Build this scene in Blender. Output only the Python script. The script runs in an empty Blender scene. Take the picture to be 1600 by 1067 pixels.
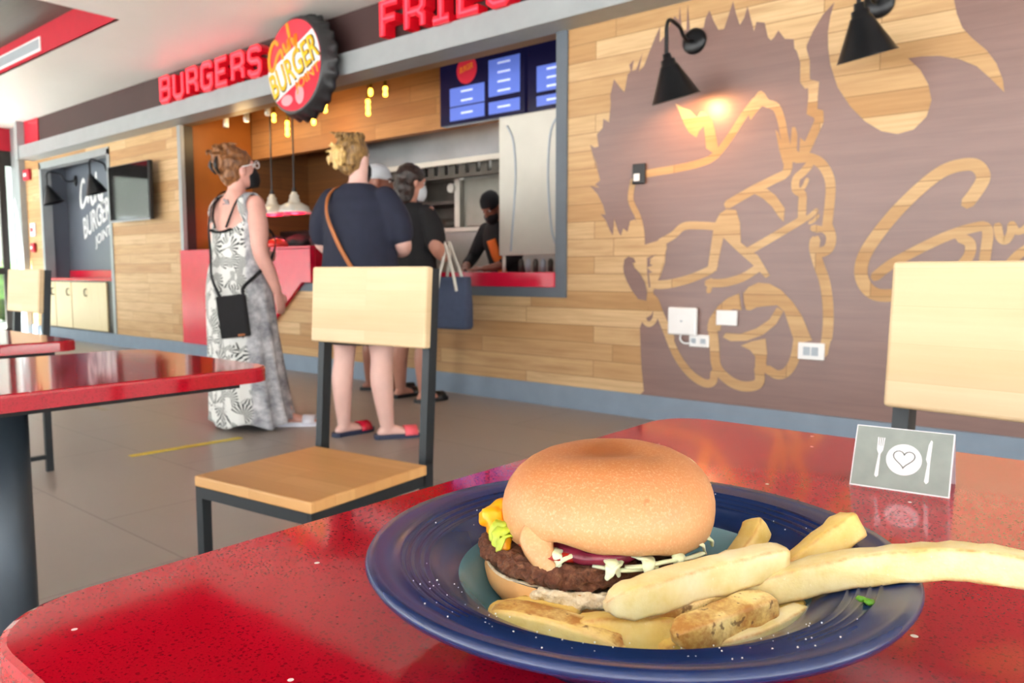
import bpy, bmesh, math, random
from mathutils import Vector, Matrix, noise, geometry
random.seed(7)
S = bpy.context.scene
PI = math.pi
R = math.radians

# ------------------------------------------------------------------ camera, light, exposure
CAM_H = 0.93
YAW, PITCH, FPX = R(39.8), R(5.1), 1209.0
cd = bpy.data.cameras.new('camera')
cam = bpy.data.objects.new('camera', cd)
S.collection.objects.link(cam)
cam.location = (0, 0, CAM_H)
cam.rotation_euler = (PI / 2 - PITCH, 0, YAW)
cd.sensor_width = 36.0
cd.lens = FPX * 36.0 / 1600.0
cd.clip_start = 0.02
cd.clip_end = 200
cd.dof.use_dof = True
cd.dof.focus_distance = 0.40
cd.dof.aperture_fstop = 20.0
S.camera = cam

S.view_settings.view_transform = 'Standard'
S.view_settings.look = 'None'
S.view_settings.gamma = 1.0
S.view_settings.use_curve_mapping = False
S.view_settings.exposure = 0.6

w = bpy.data.worlds.new('sky')
S.world = w
w.use_nodes = True
wn = w.node_tree.nodes
bg = wn['Background']
bg.inputs['Color'].default_value = (0.90, 0.96, 1.0, 1)
bg.inputs['Strength'].default_value = 2.8


def lamp(name, kind, loc, energy, color=(1, 1, 1), size=0.1, rot=None, size_y=None, portal=False):
    ld = bpy.data.lights.new(name, kind)
    ld.energy = energy
    ld.color = color
    if kind == 'AREA':
        ld.shape = 'RECTANGLE'
        ld.size = size
        ld.size_y = size_y or size
        if portal:
            ld.cycles.is_portal = True
    elif kind == 'SUN':
        ld.angle = size
    else:
        ld.shadow_soft_size = size
    lo = bpy.data.objects.new(name, ld)
    S.collection.objects.link(lo)
    lo.location = loc
    if rot:
        lo.rotation_euler = rot
    return lo


# daylight openings: terrace side behind the camera, and the open end on the right
lamp('terrace_daylight_portal', 'AREA', (-3.6, -6.62, 1.5), 1, size=19, size_y=3, rot=(PI / 2, 0, 0), portal=True)
lamp('end_daylight_portal', 'AREA', (6.1, -1.1, 1.5), 1, size=10.8, size_y=3, rot=(PI / 2, 0, PI / 2), portal=True)
# sunlight falling on the terrace and paving outside (the roof keeps it off the tables)
_sun = lamp('sun', 'SUN', (0, -20, 20), 42.0, (1, 0.985, 0.96), 0.01, rot=(R(40), 0, R(-20)))
# unseen area lights put in to brighten the kitchen, no fixtures built
lamp('added_kitchen_top_light', 'AREA', (-4.8, 5.75, 2.8), 20, (1, 0.97, 0.92), size=3.0, size_y=0.3)
lamp('added_kitchen_back_light', 'AREA', (-5.2, 6.6, 2.0), 11, (1, 0.97, 0.93), size=2.5, size_y=0.5)

S.cycles.max_bounces = 8
S.cycles.diffuse_bounces = 4
S.cycles.glossy_bounces = 4
S.cycles.transmission_bounces = 6
S.cycles.transparent_max_bounces = 8
S.cycles.sample_clamp_indirect = 8.0
S.cycles.caustics_reflective = False
S.cycles.caustics_refractive = False
S.cycles.use_denoising = True

# ------------------------------------------------------------------ helpers
_F = Vector((-math.sin(YAW) * math.cos(PITCH), math.cos(YAW) * math.cos(PITCH), -math.sin(PITCH)))
_R = Vector((math.cos(YAW), math.sin(YAW), 0))
_U = _R.cross(_F)
_C = Vector((0, 0, CAM_H))


def ray(x, y):
    return _F + _R * ((x - 800) / FPX) - _U * ((y - 533.5) / FPX)


def at_y(x, y, Y):
    d = ray(x, y)
    return _C + d * (Y / d.y)


def at_z(x, y, z):
    d = ray(x, y)
    return _C + d * ((z - CAM_H) / d.z)


def lin(h):
    h = h.lstrip('#')
    o = []
    for i in (0, 2, 4):
        c = int(h[i:i + 2], 16) / 255
        o.append(c / 12.92 if c <= 0.04045 else ((c + 0.055) / 1.055) ** 2.4)
    return (o[0], o[1], o[2], 1)


class NT:
    """small node-tree builder"""

    def __init__(self, name):
        self.m = bpy.data.materials.new(name)
        self.m.use_nodes = True
        self.t = self.m.node_tree
        self.b = self.t.nodes['Principled BSDF']

    def n(self, kind, **kw):
        nd = self.t.nodes.new(kind)
        for k, v in kw.items():
            if k.startswith('_'):
                setattr(nd, k[1:], v)
            else:
                self.put(nd, k, v)
        return nd

    def put(self, nd, k, v):
        key = int(k[1:]) if k[0] == 'i' and k[1:].isdigit() else k.replace('__', ' ')
        s = nd.inputs[key]
        if hasattr(v, 'is_output') or isinstance(v, bpy.types.NodeSocket):
            self.t.links.new(v, s)
        else:
            s.default_value = v

    def set(self, **kw):
        for k, v in kw.items():
            self.put(self.b, k, v)
        return self

    def coord(self, kind='Object'):
        if kind == 'Position':
            return self.n('ShaderNodeNewGeometry').outputs['Position']
        return self.n('ShaderNodeTexCoord').outputs[kind]

    def noise(self, vec, scale, detail=3, rough=0.5, sc=None):
        if sc:
            vec = self.n('ShaderNodeMapping', Vector=vec, Scale=sc).outputs[0]
        return self.n('ShaderNodeTexNoise', Vector=vec, Scale=scale, Detail=detail, Roughness=rough).outputs['Fac']

    def math(self, op, a, b=0.0, c=None):
        nd = self.n('ShaderNodeMath', _operation=op, i0=a, i1=b)
        if c is not None:
            self.put(nd, 'i2', c)
        return nd.outputs[0]

    def ramp(self, fac, stops, interp='LINEAR'):
        nd = self.n('ShaderNodeValToRGB', Fac=fac)
        cr = nd.color_ramp
        cr.interpolation = interp
        while len(cr.elements) < len(stops):
            cr.elements.new(0.5)
        for e, (p, c) in zip(cr.elements, stops):
            e.position = p
            e.color = c if not isinstance(c, (int, float)) else (c, c, c, 1)
        return nd.outputs['Color']

    def mix(self, fac, a, b, mode='MIX'):
        nd = self.n('ShaderNodeMix', _data_type='RGBA', _blend_type=mode)
        self.put(nd, 'i0', fac)
        self.put(nd, 'i6', a)
        self.put(nd, 'i7', b)
        return nd.outputs[2]

    def bump(self, h, strength=0.2, dist=0.001):
        self.put(self.b, 'Normal', self.n('ShaderNodeBump', Height=h, Strength=strength, Distance=dist).outputs[0])
        return self


def plain(name, col, rough=0.5, metal=0.0, var=0.06, vs=8.0, coat=0.0, spec=0.5, emit=None, es=0.0, sss=0.0):
    t = NT(name)
    c = lin(col)
    f = t.noise(t.coord(), vs, 3)
    d = tuple(max(0, x * (1 - var)) for x in c[:3]) + (1,)
    u = tuple(min(1, x * (1 + var)) for x in c[:3]) + (1,)
    t.set(Base__Color=t.ramp(f, [(0.3, d), (0.7, u)]), Roughness=rough, Metallic=metal)
    t.put(t.b, 'Specular IOR Level', spec)
    if coat:
        t.put(t.b, 'Coat Weight', coat)
        t.put(t.b, 'Coat Roughness', 0.04)
    if emit:
        t.put(t.b, 'Emission Color', lin(emit))
        t.put(t.b, 'Emission Strength', es)
    if sss:
        t.put(t.b, 'Subsurface Weight', sss)
        t.put(t.b, 'Subsurface Radius', (0.006, 0.003, 0.0015))
        t.put(t.b, 'Subsurface Scale', 1.0)
    return t.m


M = {}


def wood_planks(name, cols, row, width, gvar=0.25, rough=0.55, axes='xz', seam=0.0025, kind='Position', gscale=1.0):
    t = NT(name)
    p = t.coord(kind)
    sp = t.n('ShaderNodeSeparateXYZ', i0=p)
    ix = {'x': 0, 'y': 1, 'z': 2}
    v = t.n('ShaderNodeCombineXYZ', X=sp.outputs[ix[axes[0]]], Y=sp.outputs[ix[axes[1]]]).outputs[0]
    br = t.n('ShaderNodeTexBrick', Vector=v, Color1=(0, 0, 0, 1), Color2=(1, 1, 1, 1), Mortar=(0.5, 0.5, 0.5, 1), Scale=1.0)
    br.offset = 0.37
    br.offset_frequency = 3
    br.squash = 1.25
    br.squash_frequency = 2
    t.put(br, 'Mortar Size', seam)
    t.put(br, 'Mortar Smooth', 0.3)
    t.put(br, 'Brick Width', width)
    t.put(br, 'Row Height', row)
    base = t.ramp(br.outputs['Color'], [(0, lin(cols[0])), (0.5, lin(cols[1])), (1, lin(cols[2]))])
    base = t.mix(t.ramp(t.noise(v, 0.5, 2, 0.5, sc=(1, 4, 1)), [(0.35, 0.0), (0.7, 0.35)]), base, lin(cols[2]))
    off = t.n('ShaderNodeVectorMath', _operation='MULTIPLY_ADD', i0=br.outputs['Color'], i1=(7.3, 3.1, 0), i2=v).outputs[0]
    g = t.noise(off, 1.0, 6, 0.62, sc=(2.2 * gscale, 45 * gscale, 1))
    g2 = t.noise(off, 1.0, 4, 0.6, sc=(1.3 * gscale, 9 * gscale, 1))
    c = t.mix(t.ramp(g, [(0.38, 0.0), (0.7, gvar * 1.6)]), base, lin(cols[3]))
    c = t.mix(t.ramp(g2, [(0.52, 0.0), (0.8, gvar * 2.2)]), c, lin(cols[3]))
    c = t.mix(t.math('MULTIPLY', br.outputs['Fac'], 0.75), c, lin(cols[4]))
    t.set(Base__Color=c, Roughness=rough)
    t.bump(t.math('SUBTRACT', g, br.outputs['Fac']), 0.25, 0.002)
    return t.m


M['wall_wood'] = wood_planks('oak_wall_planks', ['#b08350', '#c49e6d', '#d8b88b', '#93663a', '#7a5630'], 0.115, 1.15)
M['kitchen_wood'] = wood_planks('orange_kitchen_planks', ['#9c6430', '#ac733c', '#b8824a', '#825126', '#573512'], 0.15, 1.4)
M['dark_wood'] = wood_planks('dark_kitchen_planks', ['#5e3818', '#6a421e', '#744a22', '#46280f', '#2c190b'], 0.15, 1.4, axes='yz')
M['recess_wood'] = wood_planks('olive_brown_ceiling_wood', ['#382c1e', '#403322', '#483a28', '#2c2216', '#1e1710'], 0.2, 1.8, axes='xy', rough=0.45)
M['seat_wood'] = wood_planks('honey_seat_wood', ['#c8945a', '#d19d62', '#d9a86d', '#b98049', '#b07c48'], 0.06, 0.9, 0.16, 0.42, axes='xy', seam=0.0004, kind='Object')
M['back_wood'] = wood_planks('pale_beech_wood', ['#cbb088', '#d4bb95', '#dac5a2', '#bb9a6a', '#bc9f76'], 0.052, 1.4, 0.16, 0.5, axes='xz', seam=0.0003, kind='Object')
M['cabinet_wood'] = wood_planks('pale_cabinet_veneer', ['#d5c292', '#d9c89c', '#ddcda5', '#c2aa74', '#c9b584'], 3.0, 0.9, 0.14, 0.45, axes='zx', seam=0.0001)

# brown mural vinyl with faint plank seams
t = NT('brown_mural_vinyl')
p = t.coord('Position')
sp = t.n('ShaderNodeSeparateXYZ', i0=p)
fr = t.math('ABSOLUTE', t.math('SUBTRACT', t.math('FRACT', t.math('DIVIDE', sp.outputs[2], 0.115)), 0.5))
seam = t.ramp(fr, [(0.485, 0.0), (0.5, 0.35)])
nz = t.noise(p, 1.0, 4, 0.6, sc=(2.0, 1, 30))
t.set(Base__Color=t.mix(seam, t.ramp(nz, [(0.3, lin('#785a52')), (0.7, lin('#82635b'))]), lin('#583d3e')), Roughness=0.36)
t.put(t.b, 'Specular IOR Level', 0.75)
t.bump(seam, -0.15, 0.001)
M['mural'] = t.m

# red quartz table tops
t = NT('red_quartz')
p = t.coord('Object')
n1 = t.noise(p, 620, 2, 0.5)
n2 = t.noise(p, 60, 2, 0.5)
thr = t.math('ADD', n1, t.math('MULTIPLY', n2, 0.25))
dark = t.ramp(thr, [(0.73, 0.0), (0.77, 0.6)])
vo = t.n('ShaderNodeTexVoronoi', Vector=p, Scale=55)
sel = t.math('GREATER_THAN', t.n('ShaderNodeSeparateColor', i0=vo.outputs['Color']).outputs[0], 0.82)
wsp = t.math('MULTIPLY', t.math('LESS_THAN', vo.outputs['Distance'], 0.10), sel)
v2 = t.n('ShaderNodeTexVoronoi', Vector=p, Scale=330)
bl = t.math('MULTIPLY', t.math('LESS_THAN', v2.outputs['Distance'], 0.33),
            t.math('GREATER_THAN', t.n('ShaderNodeSeparateColor', i0=v2.outputs['Color']).outputs[1], 0.62))
c = t.mix(t.noise(p, 900, 1), lin('#9c0018'), lin('#b20820'))
c = t.mix(dark, c, lin('#4d0008'))
c = t.mix(t.math('MULTIPLY', bl, 0.55), c, lin('#5a000a'))
c = t.mix(wsp, c, lin('#f0d8d8'))
t.set(Base__Color=c, Roughness=0.07)
t.put(t.b, 'Specular IOR Level', 0.6)
M['quartz'] = t.m

# floor: large grey-brown tiles
t = NT('grey_floor_tiles')
p = t.coord('Position')
br = t.n('ShaderNodeTexBrick', Vector=p, Color1=(0.35, 0.35, 0.35, 1), Color2=(0.65, 0.65, 0.65, 1), Mortar=(0.5, 0.5, 0.5, 1), Scale=1.0)
t.put(br, 'Mortar Size', 0.003)
t.put(br, 'Brick Width', 1.2)
t.put(br, 'Row Height', 0.6)
nn = t.noise(p, 1.6, 6, 0.65)
c = t.mix(0.25, t.ramp(nn, [(0.3, lin('#8b827a')), (0.7, lin('#9d948c'))]), t.ramp(br.outputs['Color'], [(0.2, lin('#847b74')), (0.8, lin('#a29992'))]))
c = t.mix(t.math('MULTIPLY', br.outputs['Fac'], 0.5), c, lin('#4e4742'))
t.set(Base__Color=c, Roughness=t.ramp(nn, [(0.3, 0.3), (0.7, 0.42)]))
M['floor'] = t.m

M['ceiling'] = plain('white_ceiling_paint', '#f8f6f3', 0.35, var=0.02, vs=1.0)
M['grey_trim'] = plain('grey_steel_trim', '#9aa0a3', 0.45, 0.2, 0.04)
M['base_grey'] = plain('blue_grey_skirting', '#8191a2', 0.5, 0.0, 0.05)
M['frame_grey'] = plain('slate_grey_frame', '#5d6670', 0.5, 0.0, 0.05)
M['alcove_grey'] = plain('slate_alcove_paint', '#5f6673', 0.38, 0.0, 0.05, 2)
M['fascia'] = plain('dark_maroon_fascia', '#38201f', 0.65, 0.0, 0.08, 3)
M['red_paint'] = plain('red_paint', '#b50a2a', 0.5, 0.0, 0.04)
M['red_solid'] = plain('red_solid_surface', '#d0173a', 0.22, 0.0, 0.05)
M['red_dark'] = plain('deep_red_surface', '#a00a22', 0.3, 0.0, 0.05)
M['white_plastic'] = plain('white_plastic', '#f2f2f2', 0.35, 0, 0.02)
M['grille'] = plain('grey_grille', '#a4adb6', 0.4, 0.2, 0.03)
M['black'] = plain('black_plastic', '#101012', 0.4, 0, 0.1)
M['black_soft'] = plain('matte_black', '#16171a', 0.7, 0, 0.1)
M['lamp_black'] = plain('satin_black_metal', '#15171b', 0.33, 0.4, 0.1)
M['chair_steel'] = plain('charcoal_powder_coated_steel', '#22292e', 0.42, 0.3, 0.1)
M['pole_steel'] = plain('slate_powder_coated_steel', '#39434d', 0.42, 0.3, 0.06)
M['steel'] = plain('brushed_stainless', '#8d8f92', 0.36, 0.85, 0.12, 3)
M['steel_pale'] = plain('pale_stainless_panel', '#cbc8be', 0.42, 0.15, 0.06, 3)
M['steel_dark'] = plain('dark_kitchen_steel', '#4a4640', 0.5, 0.4, 0.25, 6)
M['screen_blue'] = plain('lit_blue_panel', '#4f62ad', 0.3, 0, 0.03, emit='#5b72c8', es=0.55)
M['screen_dark'] = plain('lit_dark_screen', '#15142a', 0.2, 0, 0.1, emit='#18173a', es=0.35)
M['screen_text'] = plain('lit_screen_text', '#c4cbe8', 0.3, 0, 0.02, emit='#b9c4ee', es=0.6)
M['screen_red'] = plain('lit_screen_red', '#b02a38', 0.3, 0, 0.05, emit='#b32435', es=0.5)
M['tv_glass'] = plain('black_tv_glass', '#0b0c0e', 0.05, 0, 0.05, spec=1.0)
M['neon_face'] = plain('glowing_red_acrylic', '#b01020', 0.3, 0, 0.02, emit='#ff1c30', es=0.75)
M['neon_line'] = plain('glowing_pink_tube', '#d03040', 0.3, 0, 0.02, emit='#ff4c60', es=0.9)
M['neon_side'] = plain('red_letter_return', '#9c0818', 0.35, 0, 0.04, emit='#c00818', es=0.35)
M['sign_red'] = plain('lit_red_sign_face', '#c01e34', 0.3, 0, 0.05, emit='#e0203a', es=0.3)
M['sign_white'] = plain('lit_white_sign_band', '#c8c8c8', 0.3, 0, 0.03, emit='#ffffff', es=0.15)
M['sign_yellow'] = plain('lit_yellow_sign_letters', '#dca800', 0.3, 0, 0.04, emit='#f0b400', es=0.2)
M['sign_orange'] = plain('lit_orange_sign_letters', '#d88414', 0.3, 0, 0.04, emit='#f09414', es=0.25)
M['sign_pink'] = plain('lit_pink_sign_art', '#f08a90', 0.3, 0, 0.04, emit='#ee8088', es=0.35)
M['chalk'] = plain('white_chalk_paint', '#eef0f2', 0.6, 0, 0.03)
M['bulb'] = plain('glowing_amber_bulb', '#ffd060', 0.2, 0, 0.02, emit='#ffc240', es=5.0)
M['heat_glow'] = plain('red_heat_bulb', '#ff2040', 0.3, 0, 0.02, emit='#ff1436', es=3.0)
M['lamp_glow'] = plain('warm_lit_bulb', '#ffd9a0', 0.3, 0, 0.02, emit='#ffb060', es=12.0)
M['silver'] = plain('white_enamel_shade', '#cfd4d2', 0.25, 0.2, 0.04)
M['yellow_tape'] = plain('yellow_floor_tape', '#d8c031', 0.5, 0, 0.12, 30)
M['card_grey'] = plain('grey_printed_card', '#838c89', 0.35, 0, 0.08, 60)
M['card_white'] = plain('white_printed_card', '#dcdce2', 0.4, 0, 0.02)
M['concrete'] = plain('pale_paving', '#cfcdc8', 0.8, 0, 0.08, 1)
M['ext_wall'] = plain('pale_render_outside', '#8f948f', 0.8, 0, 0.05, 1)
M['foliage'] = plain('green_foliage', '#3f6422', 0.7, 0, 0.5, 6)
M['frame_dark'] = plain('dark_bronze_door_frame', '#2b2624', 0.4, 0.2, 0.06)

t = NT('clear_glass')
tr = t.n('ShaderNodeBsdfTransparent', Color=(0.93, 0.96, 0.95, 1))
gl = t.n('ShaderNodeBsdfGlossy', Roughness=0.02)
mx = t.n('ShaderNodeMixShader', Fac=0.08)
t.t.links.new(tr.outputs[0], mx.inputs[1])
t.t.links.new(gl.outputs[0], mx.inputs[2])
t.t.links.new(mx.outputs[0], t.t.nodes['Material Output'].inputs[0])
M['glass'] = t.m

# food
t = NT('navy_glazed_stoneware')
p = t.coord()
t.set(Base__Color=t.ramp(t.noise(p, 40, 3), [(0.3, lin('#12254f')), (0.7, lin('#172c5a'))]), Roughness=0.26)
t.put(t.b, 'Specular IOR Level', 0.5)
t.put(t.b, 'Coat Weight', 0.15)
t.put(t.b, 'Coat Roughness', 0.12)
M['plate'] = t.m
t = NT('glaze_with_painted_reflection')  # teal is the bright surroundings' reflection, put into the well's colour
p = t.coord()
t.set(Base__Color=t.ramp(t.noise(p, 40, 3), [(0.3, lin('#64909e')), (0.7, lin('#6d98a5'))]), Roughness=0.2)
t.put(t.b, 'Coat Weight', 0.4)
M['plate_well'] = t.m

BROWN = (0.001, -0.001, 0.0760)
t = NT('baked_bun_crust')
p = t.coord()
sp = t.n('ShaderNodeSeparateXYZ', i0=p)
n1 = t.noise(p, 28, 5, 0.6)
n2 = t.noise(p, 800, 3, 0.7)
hh = t.math('ADD', t.math('MULTIPLY', t.math('SUBTRACT', sp.outputs[2], 0.034), 15.0), t.math('MULTIPLY', n1, 0.42))
c = t.ramp(hh, [(0.14, lin('#dbb07c')), (0.25, lin('#cf9a68')), (0.5, lin('#c68a5a')), (0.74, lin('#ba7848')), (0.92, lin('#a86636'))])
c = t.mix(t.ramp(n2, [(0.5, 0.0), (0.75, 0.3)]), c, lin('#f4d9b6'))
c = t.mix(t.ramp(t.noise(p, 90, 2), [(0.74, 0.0), (0.78, 0.5)]), c, lin('#9c5a2c'))
dd = t.n('ShaderNodeVectorMath', _operation='SUBTRACT', i0=p, i1=BROWN).outputs[0]
ds = t.n('ShaderNodeVectorMath', _operation='LENGTH', i0=dd).outputs['Value']
ds = t.math('ADD', t.math('MULTIPLY', ds, 24.0), t.math('MULTIPLY', t.noise(p, 60, 4, 0.7), 0.5))
c = t.mix(t.ramp(ds, [(0.40, 0.9), (0.82, 0.0)]), c, lin('#8e4e20'))
t.set(Base__Color=c, Roughness=0.42)
t.put(t.b, 'Subsurface Weight', 0.12)
t.put(t.b, 'Subsurface Radius', (0.004, 0.002, 0.001))
t.bump(n2, 0.18, 0.0006)
M['bun'] = t.m
t = NT('golden_lower_bun_crust')
p = t.coord()
sp = t.n('ShaderNodeSeparateXYZ', i0=p)
hh = t.math('ADD', t.math('MULTIPLY', sp.outputs[2], 30.0), t.math('MULTIPLY', t.noise(p, 60, 4, 0.6), 0.4))
t.set(Base__Color=t.ramp(hh, [(0.25, lin('#c98a4c')), (0.5, lin('#dba165')), (0.85, lin('#e6b67c'))]), Roughness=0.45)
t.bump(t.noise(p, 700, 3, 0.7), 0.2, 0.0006)
M['bun_low'] = t.m
t = NT('bread_crumb')
p = t.coord()
n2 = t.noise(p, 260, 5, 0.75)
t.set(Base__Color=t.ramp(n2, [(0.3, lin('#d9bf93')), (0.65, lin('#f3e7cf'))]), Roughness=0.85)
t.bump(n2, 0.7, 0.002)
M['crumb'] = t.m
t = NT('grilled_beef')
p = t.coord()
n1 = t.noise(p, 300, 6, 0.75)
n2 = t.noise(p, 45, 3, 0.6)
t.set(Base__Color=t.mix(t.ramp(n2, [(0.35, 0.0), (0.75, 0.7)]), t.ramp(n1, [(0.32, lin('#3a1a10')), (0.52, lin('#84523a')), (0.72, lin('#c08c66'))]), lin('#6a3522')), Roughness=0.42)
t.bump(n1, 0.9, 0.003)
M['beef'] = t.m
M['cheese'] = plain('melted_cheddar', '#f0a010', 0.3, 0, 0.1, 40, sss=0.2)
M['lettuce_green'] = plain('green_lettuce', '#b9c83a', 0.35, 0, 0.3, 60, sss=0.2)
M['lettuce_pale'] = plain('pale_shredded_lettuce', '#eef2c8', 0.35, 0, 0.12, 80, sss=0.3)
M['tomato'] = plain('red_tomato', '#a82a1e', 0.22, 0, 0.3, 60, sss=0.15)
M['onion'] = plain('red_onion', '#8a2840', 0.25, 0, 0.35, 120, sss=0.15)


def fry_mat(name, cols, skin=0.0):
    t = NT(name)
    p = t.coord()
    n1 = t.noise(p, 55, 4, 0.6)
    n2 = t.noise(p, 500, 3, 0.7)
    c = t.ramp(n1, [(0.3, lin(cols[0])), (0.52, lin(cols[1])), (0.74, lin(cols[2]))])
    c = t.mix(t.ramp(n2, [(0.66, 0.0), (0.74, 0.4)]), c, lin('#fbf3d6'))
    ed = t.n('ShaderNodeAttribute', _attribute_name='edge').outputs['Fac']
    c = t.mix(t.math('MULTIPLY', ed, t.ramp(t.noise(p, 150, 4, 0.7), [(0.3, 0.2), (0.66, 0.5 if skin else 0.95)])), c, lin('#ab6820'))
    if skin:
        n3 = t.noise(p, 70, 5, 0.7)
        at = t.n('ShaderNodeAttribute', _attribute_name='skin').outputs['Fac']
        k = t.math('MULTIPLY', at, t.ramp(n3, [(0.40, 0.9), (0.60, 0.08)]))
        c = t.mix(k, c, lin('#a3692a'))
        c = t.mix(t.math('MULTIPLY', at, t.ramp(t.noise(p, 240, 2), [(0.64, 0.0), (0.7, 0.8)])), c, lin('#5e3414'))
    t.set(Base__Color=c, Roughness=0.42)
    t.put(t.b, 'Subsurface Weight', 0.2)
    t.put(t.b, 'Subsurface Radius', (0.004, 0.003, 0.001))
    t.bump(n2, 0.3, 0.0008)
    return t.m


M['fry_pale'] = fry_mat('pale_fried_potato', ['#d4be7c', '#dfd09e', '#e7dcb8'])
M['fry_gold'] = fry_mat('golden_fried_potato', ['#d8b252', '#e4c674', '#ecd592'])
M['fry_skin'] = fry_mat('skin_on_fried_potato', ['#dabb68', '#e8cf8a', '#eedca2'], 1.0)
M['herb'] = plain('green_herb', '#4f8a10', 0.4, 0, 0.3, 200)
M['salt'] = plain('salt_grain', '#f2f0ea', 0.3, 0, 0.02)

# people
M['skin_fair'] = plain('fair_pink_skin', '#dba597', 0.45, 0, 0.08, 10, sss=0.05)
M['skin_pale'] = plain('pale_pink_skin', '#dcb3a8', 0.45, 0, 0.06, 10, sss=0.05)
M['skin_tan'] = plain('tan_skin', '#b98370', 0.45, 0, 0.08, 10, sss=0.05)
M['skin_brown'] = plain('brown_skin', '#8a5644', 0.45, 0, 0.08, 10, sss=0.05)
M['tattoo'] = plain('faded_grey_tattoo_ink', '#8d7f82', 0.5, 0, 0.3, 60)


def hair_mat(name, a, b, sc=(60, 60, 12)):
    t = NT(name)
    f = t.noise(t.coord(), 1.0, 4, 0.6, sc=sc)
    t.set(Base__Color=t.ramp(f, [(0.3, lin(a)), (0.7, lin(b))]), Roughness=0.45)
    t.bump(f, 0.5, 0.01)
    return t.m


M['hair_auburn'] = hair_mat('auburn_hair', '#4a2c18', '#a06a3c')
M['hair_blonde'] = hair_mat('dark_blonde_hair', '#4a3620', '#b38c54')
M['hair_light'] = hair_mat('bleached_blonde_hair', '#a67c40', '#efd08a')
M['hair_dark'] = hair_mat('dark_brown_hair', '#150c0a', '#33201a')
M['navy_cloth'] = plain('navy_cotton', '#1a1f33', 0.85, 0, 0.12, 20)
M['black_cloth'] = plain('black_cotton', '#101014', 0.85, 0, 0.15, 20)
M['charcoal_cloth'] = plain('charcoal_cotton', '#1d1d24', 0.85, 0, 0.15, 20)
M['cap_white'] = plain('white_cap_cloth', '#c6ccd2', 0.8, 0, 0.05, 20)
M['leather_tan'] = plain('tan_leather', '#a8622e', 0.5, 0, 0.08, 20)
M['tote_cloth'] = plain('slate_blue_canvas', '#3a4660', 0.8, 0, 0.1, 30)
M['strap_white'] = plain('cream_webbing', '#d8d4ca', 0.7, 0, 0.05, 30)
M['white_rubber'] = plain('white_rubber', '#e4e6f2', 0.5, 0, 0.03)
M['coral_rubber'] = plain('coral_rubber', '#f0606c', 0.5, 0, 0.05)
M['navy_rubber'] = plain('navy_rubber', '#26304a', 0.5, 0, 0.05)
M['orange_cloth'] = plain('orange_cloth', '#e06a1c', 0.7, 0, 0.08)
M['eye_white'] = plain('eye_white', '#e8e4e0', 0.2, 0, 0.02)
M['paper'] = plain('white_paper', '#f0f0f0', 0.6, 0, 0.02)

# dress: black palm leaves on white at the back, grey tie-dye at the right side
t = NT('palm_leaf_print')
p = t.coord()
sp = t.n('ShaderNodeSeparateXYZ', i0=p)
sx = t.math('MULTIPLY', t.math('ARCTAN2', sp.outputs[0], t.math('MULTIPLY', sp.outputs[1], -1.0)), 0.22)
flat = t.n('ShaderNodeCombineXYZ', X=sx, Y=sp.outputs[2]).outputs[0]
vo = t.n('ShaderNodeTexVoronoi', Vector=flat, Scale=10.0)
df = t.n('ShaderNodeVectorMath', _operation='SUBTRACT', i0=flat, i1=vo.outputs['Position']).outputs[0]
sd = t.n('ShaderNodeSeparateXYZ', i0=df)
ang = t.math('ARCTAN2', sd.outputs[1], sd.outputs[0])
rnd = t.n('ShaderNodeSeparateColor', i0=vo.outputs['Color'])
st = t.math('SINE', t.math('ADD', t.math('MULTIPLY', ang, 17.0), t.math('MULTIPLY', rnd.outputs[0], 20.0)))
fan = t.math('GREATER_THAN', t.math('SINE', t.math('ADD', ang, t.math('MULTIPLY', rnd.outputs[1], 6.28))), -0.55)
leaf = t.math('MULTIPLY', t.math('GREATER_THAN', st, 0.05), fan)
leaf = t.math('MULTIPLY', leaf, t.math('GREATER_THAN', t.noise(flat, 11, 2), 0.40))
leafcol = t.mix(leaf, lin('#dfe1de'), lin('#262e2e'))
n3 = t.noise(flat, 9, 5, 0.7)
dye = t.ramp(n3, [(0.32, lin('#686a72')), (0.5, lin('#a8aab0')), (0.68, lin('#dddee0'))])
side = t.ramp(t.math('MULTIPLY', t.math('ADD', t.math('ARCTAN2', sp.outputs[0], t.math('MULTIPLY', sp.outputs[1], -1.0)), t.math('MULTIPLY', t.noise(flat, 6, 3), 0.3)), 0.5), [(0.58, 0.0), (0.62, 1.0)])
t.set(Base__Color=t.mix(side, leafcol, dye), Roughness=0.85)
M['dress'] = t.m


def finish(name, bm, mat, parent=None, smooth=False, recalc=True):
    if recalc:
        bmesh.ops.recalc_face_normals(bm, faces=bm.faces[:])
    me = bpy.data.meshes.new(name)
    if smooth:
        for f in bm.faces:
            f.smooth = True
    bm.to_mesh(me)
    bm.free()
    mats = mat if isinstance(mat, (list, tuple)) else [mat]
    for m in mats:
        me.materials.append(M[m] if isinstance(m, str) else m)
    o = bpy.data.objects.new(name, me)
    S.collection.objects.link(o)
    if parent is not None:
        o.parent = parent
        par = parent
        T = Matrix.Identity(4)
        chain = []
        while par is not None:
            chain.append(par)
            par = par.parent
        # meshes are modelled in the frame of the top-level thing's local space
    return o


def tag(o, label=None, cat=None, group=None, kind=None):
    if label:
        o['label'] = label
    if cat:
        o['category'] = cat
    if group:
        o['group'] = group
    if kind:
        o['kind'] = kind
    return o


def thing(name, label, cat, loc=(0, 0, 0), rz=0.0, group=None):
    o = bpy.data.objects.new(name, None)
    o.empty_display_size = 0.05
    S.collection.objects.link(o)
    o.location = loc
    o.rotation_euler = (0, 0, rz)
    return tag(o, label, cat, group)


def struct(name, bm, mat, smooth=False):
    o = finish(name, bm, mat, None, smooth)
    o['kind'] = 'structure'
    return o


def kids(o):
    return [c for c in o.children]


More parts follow.
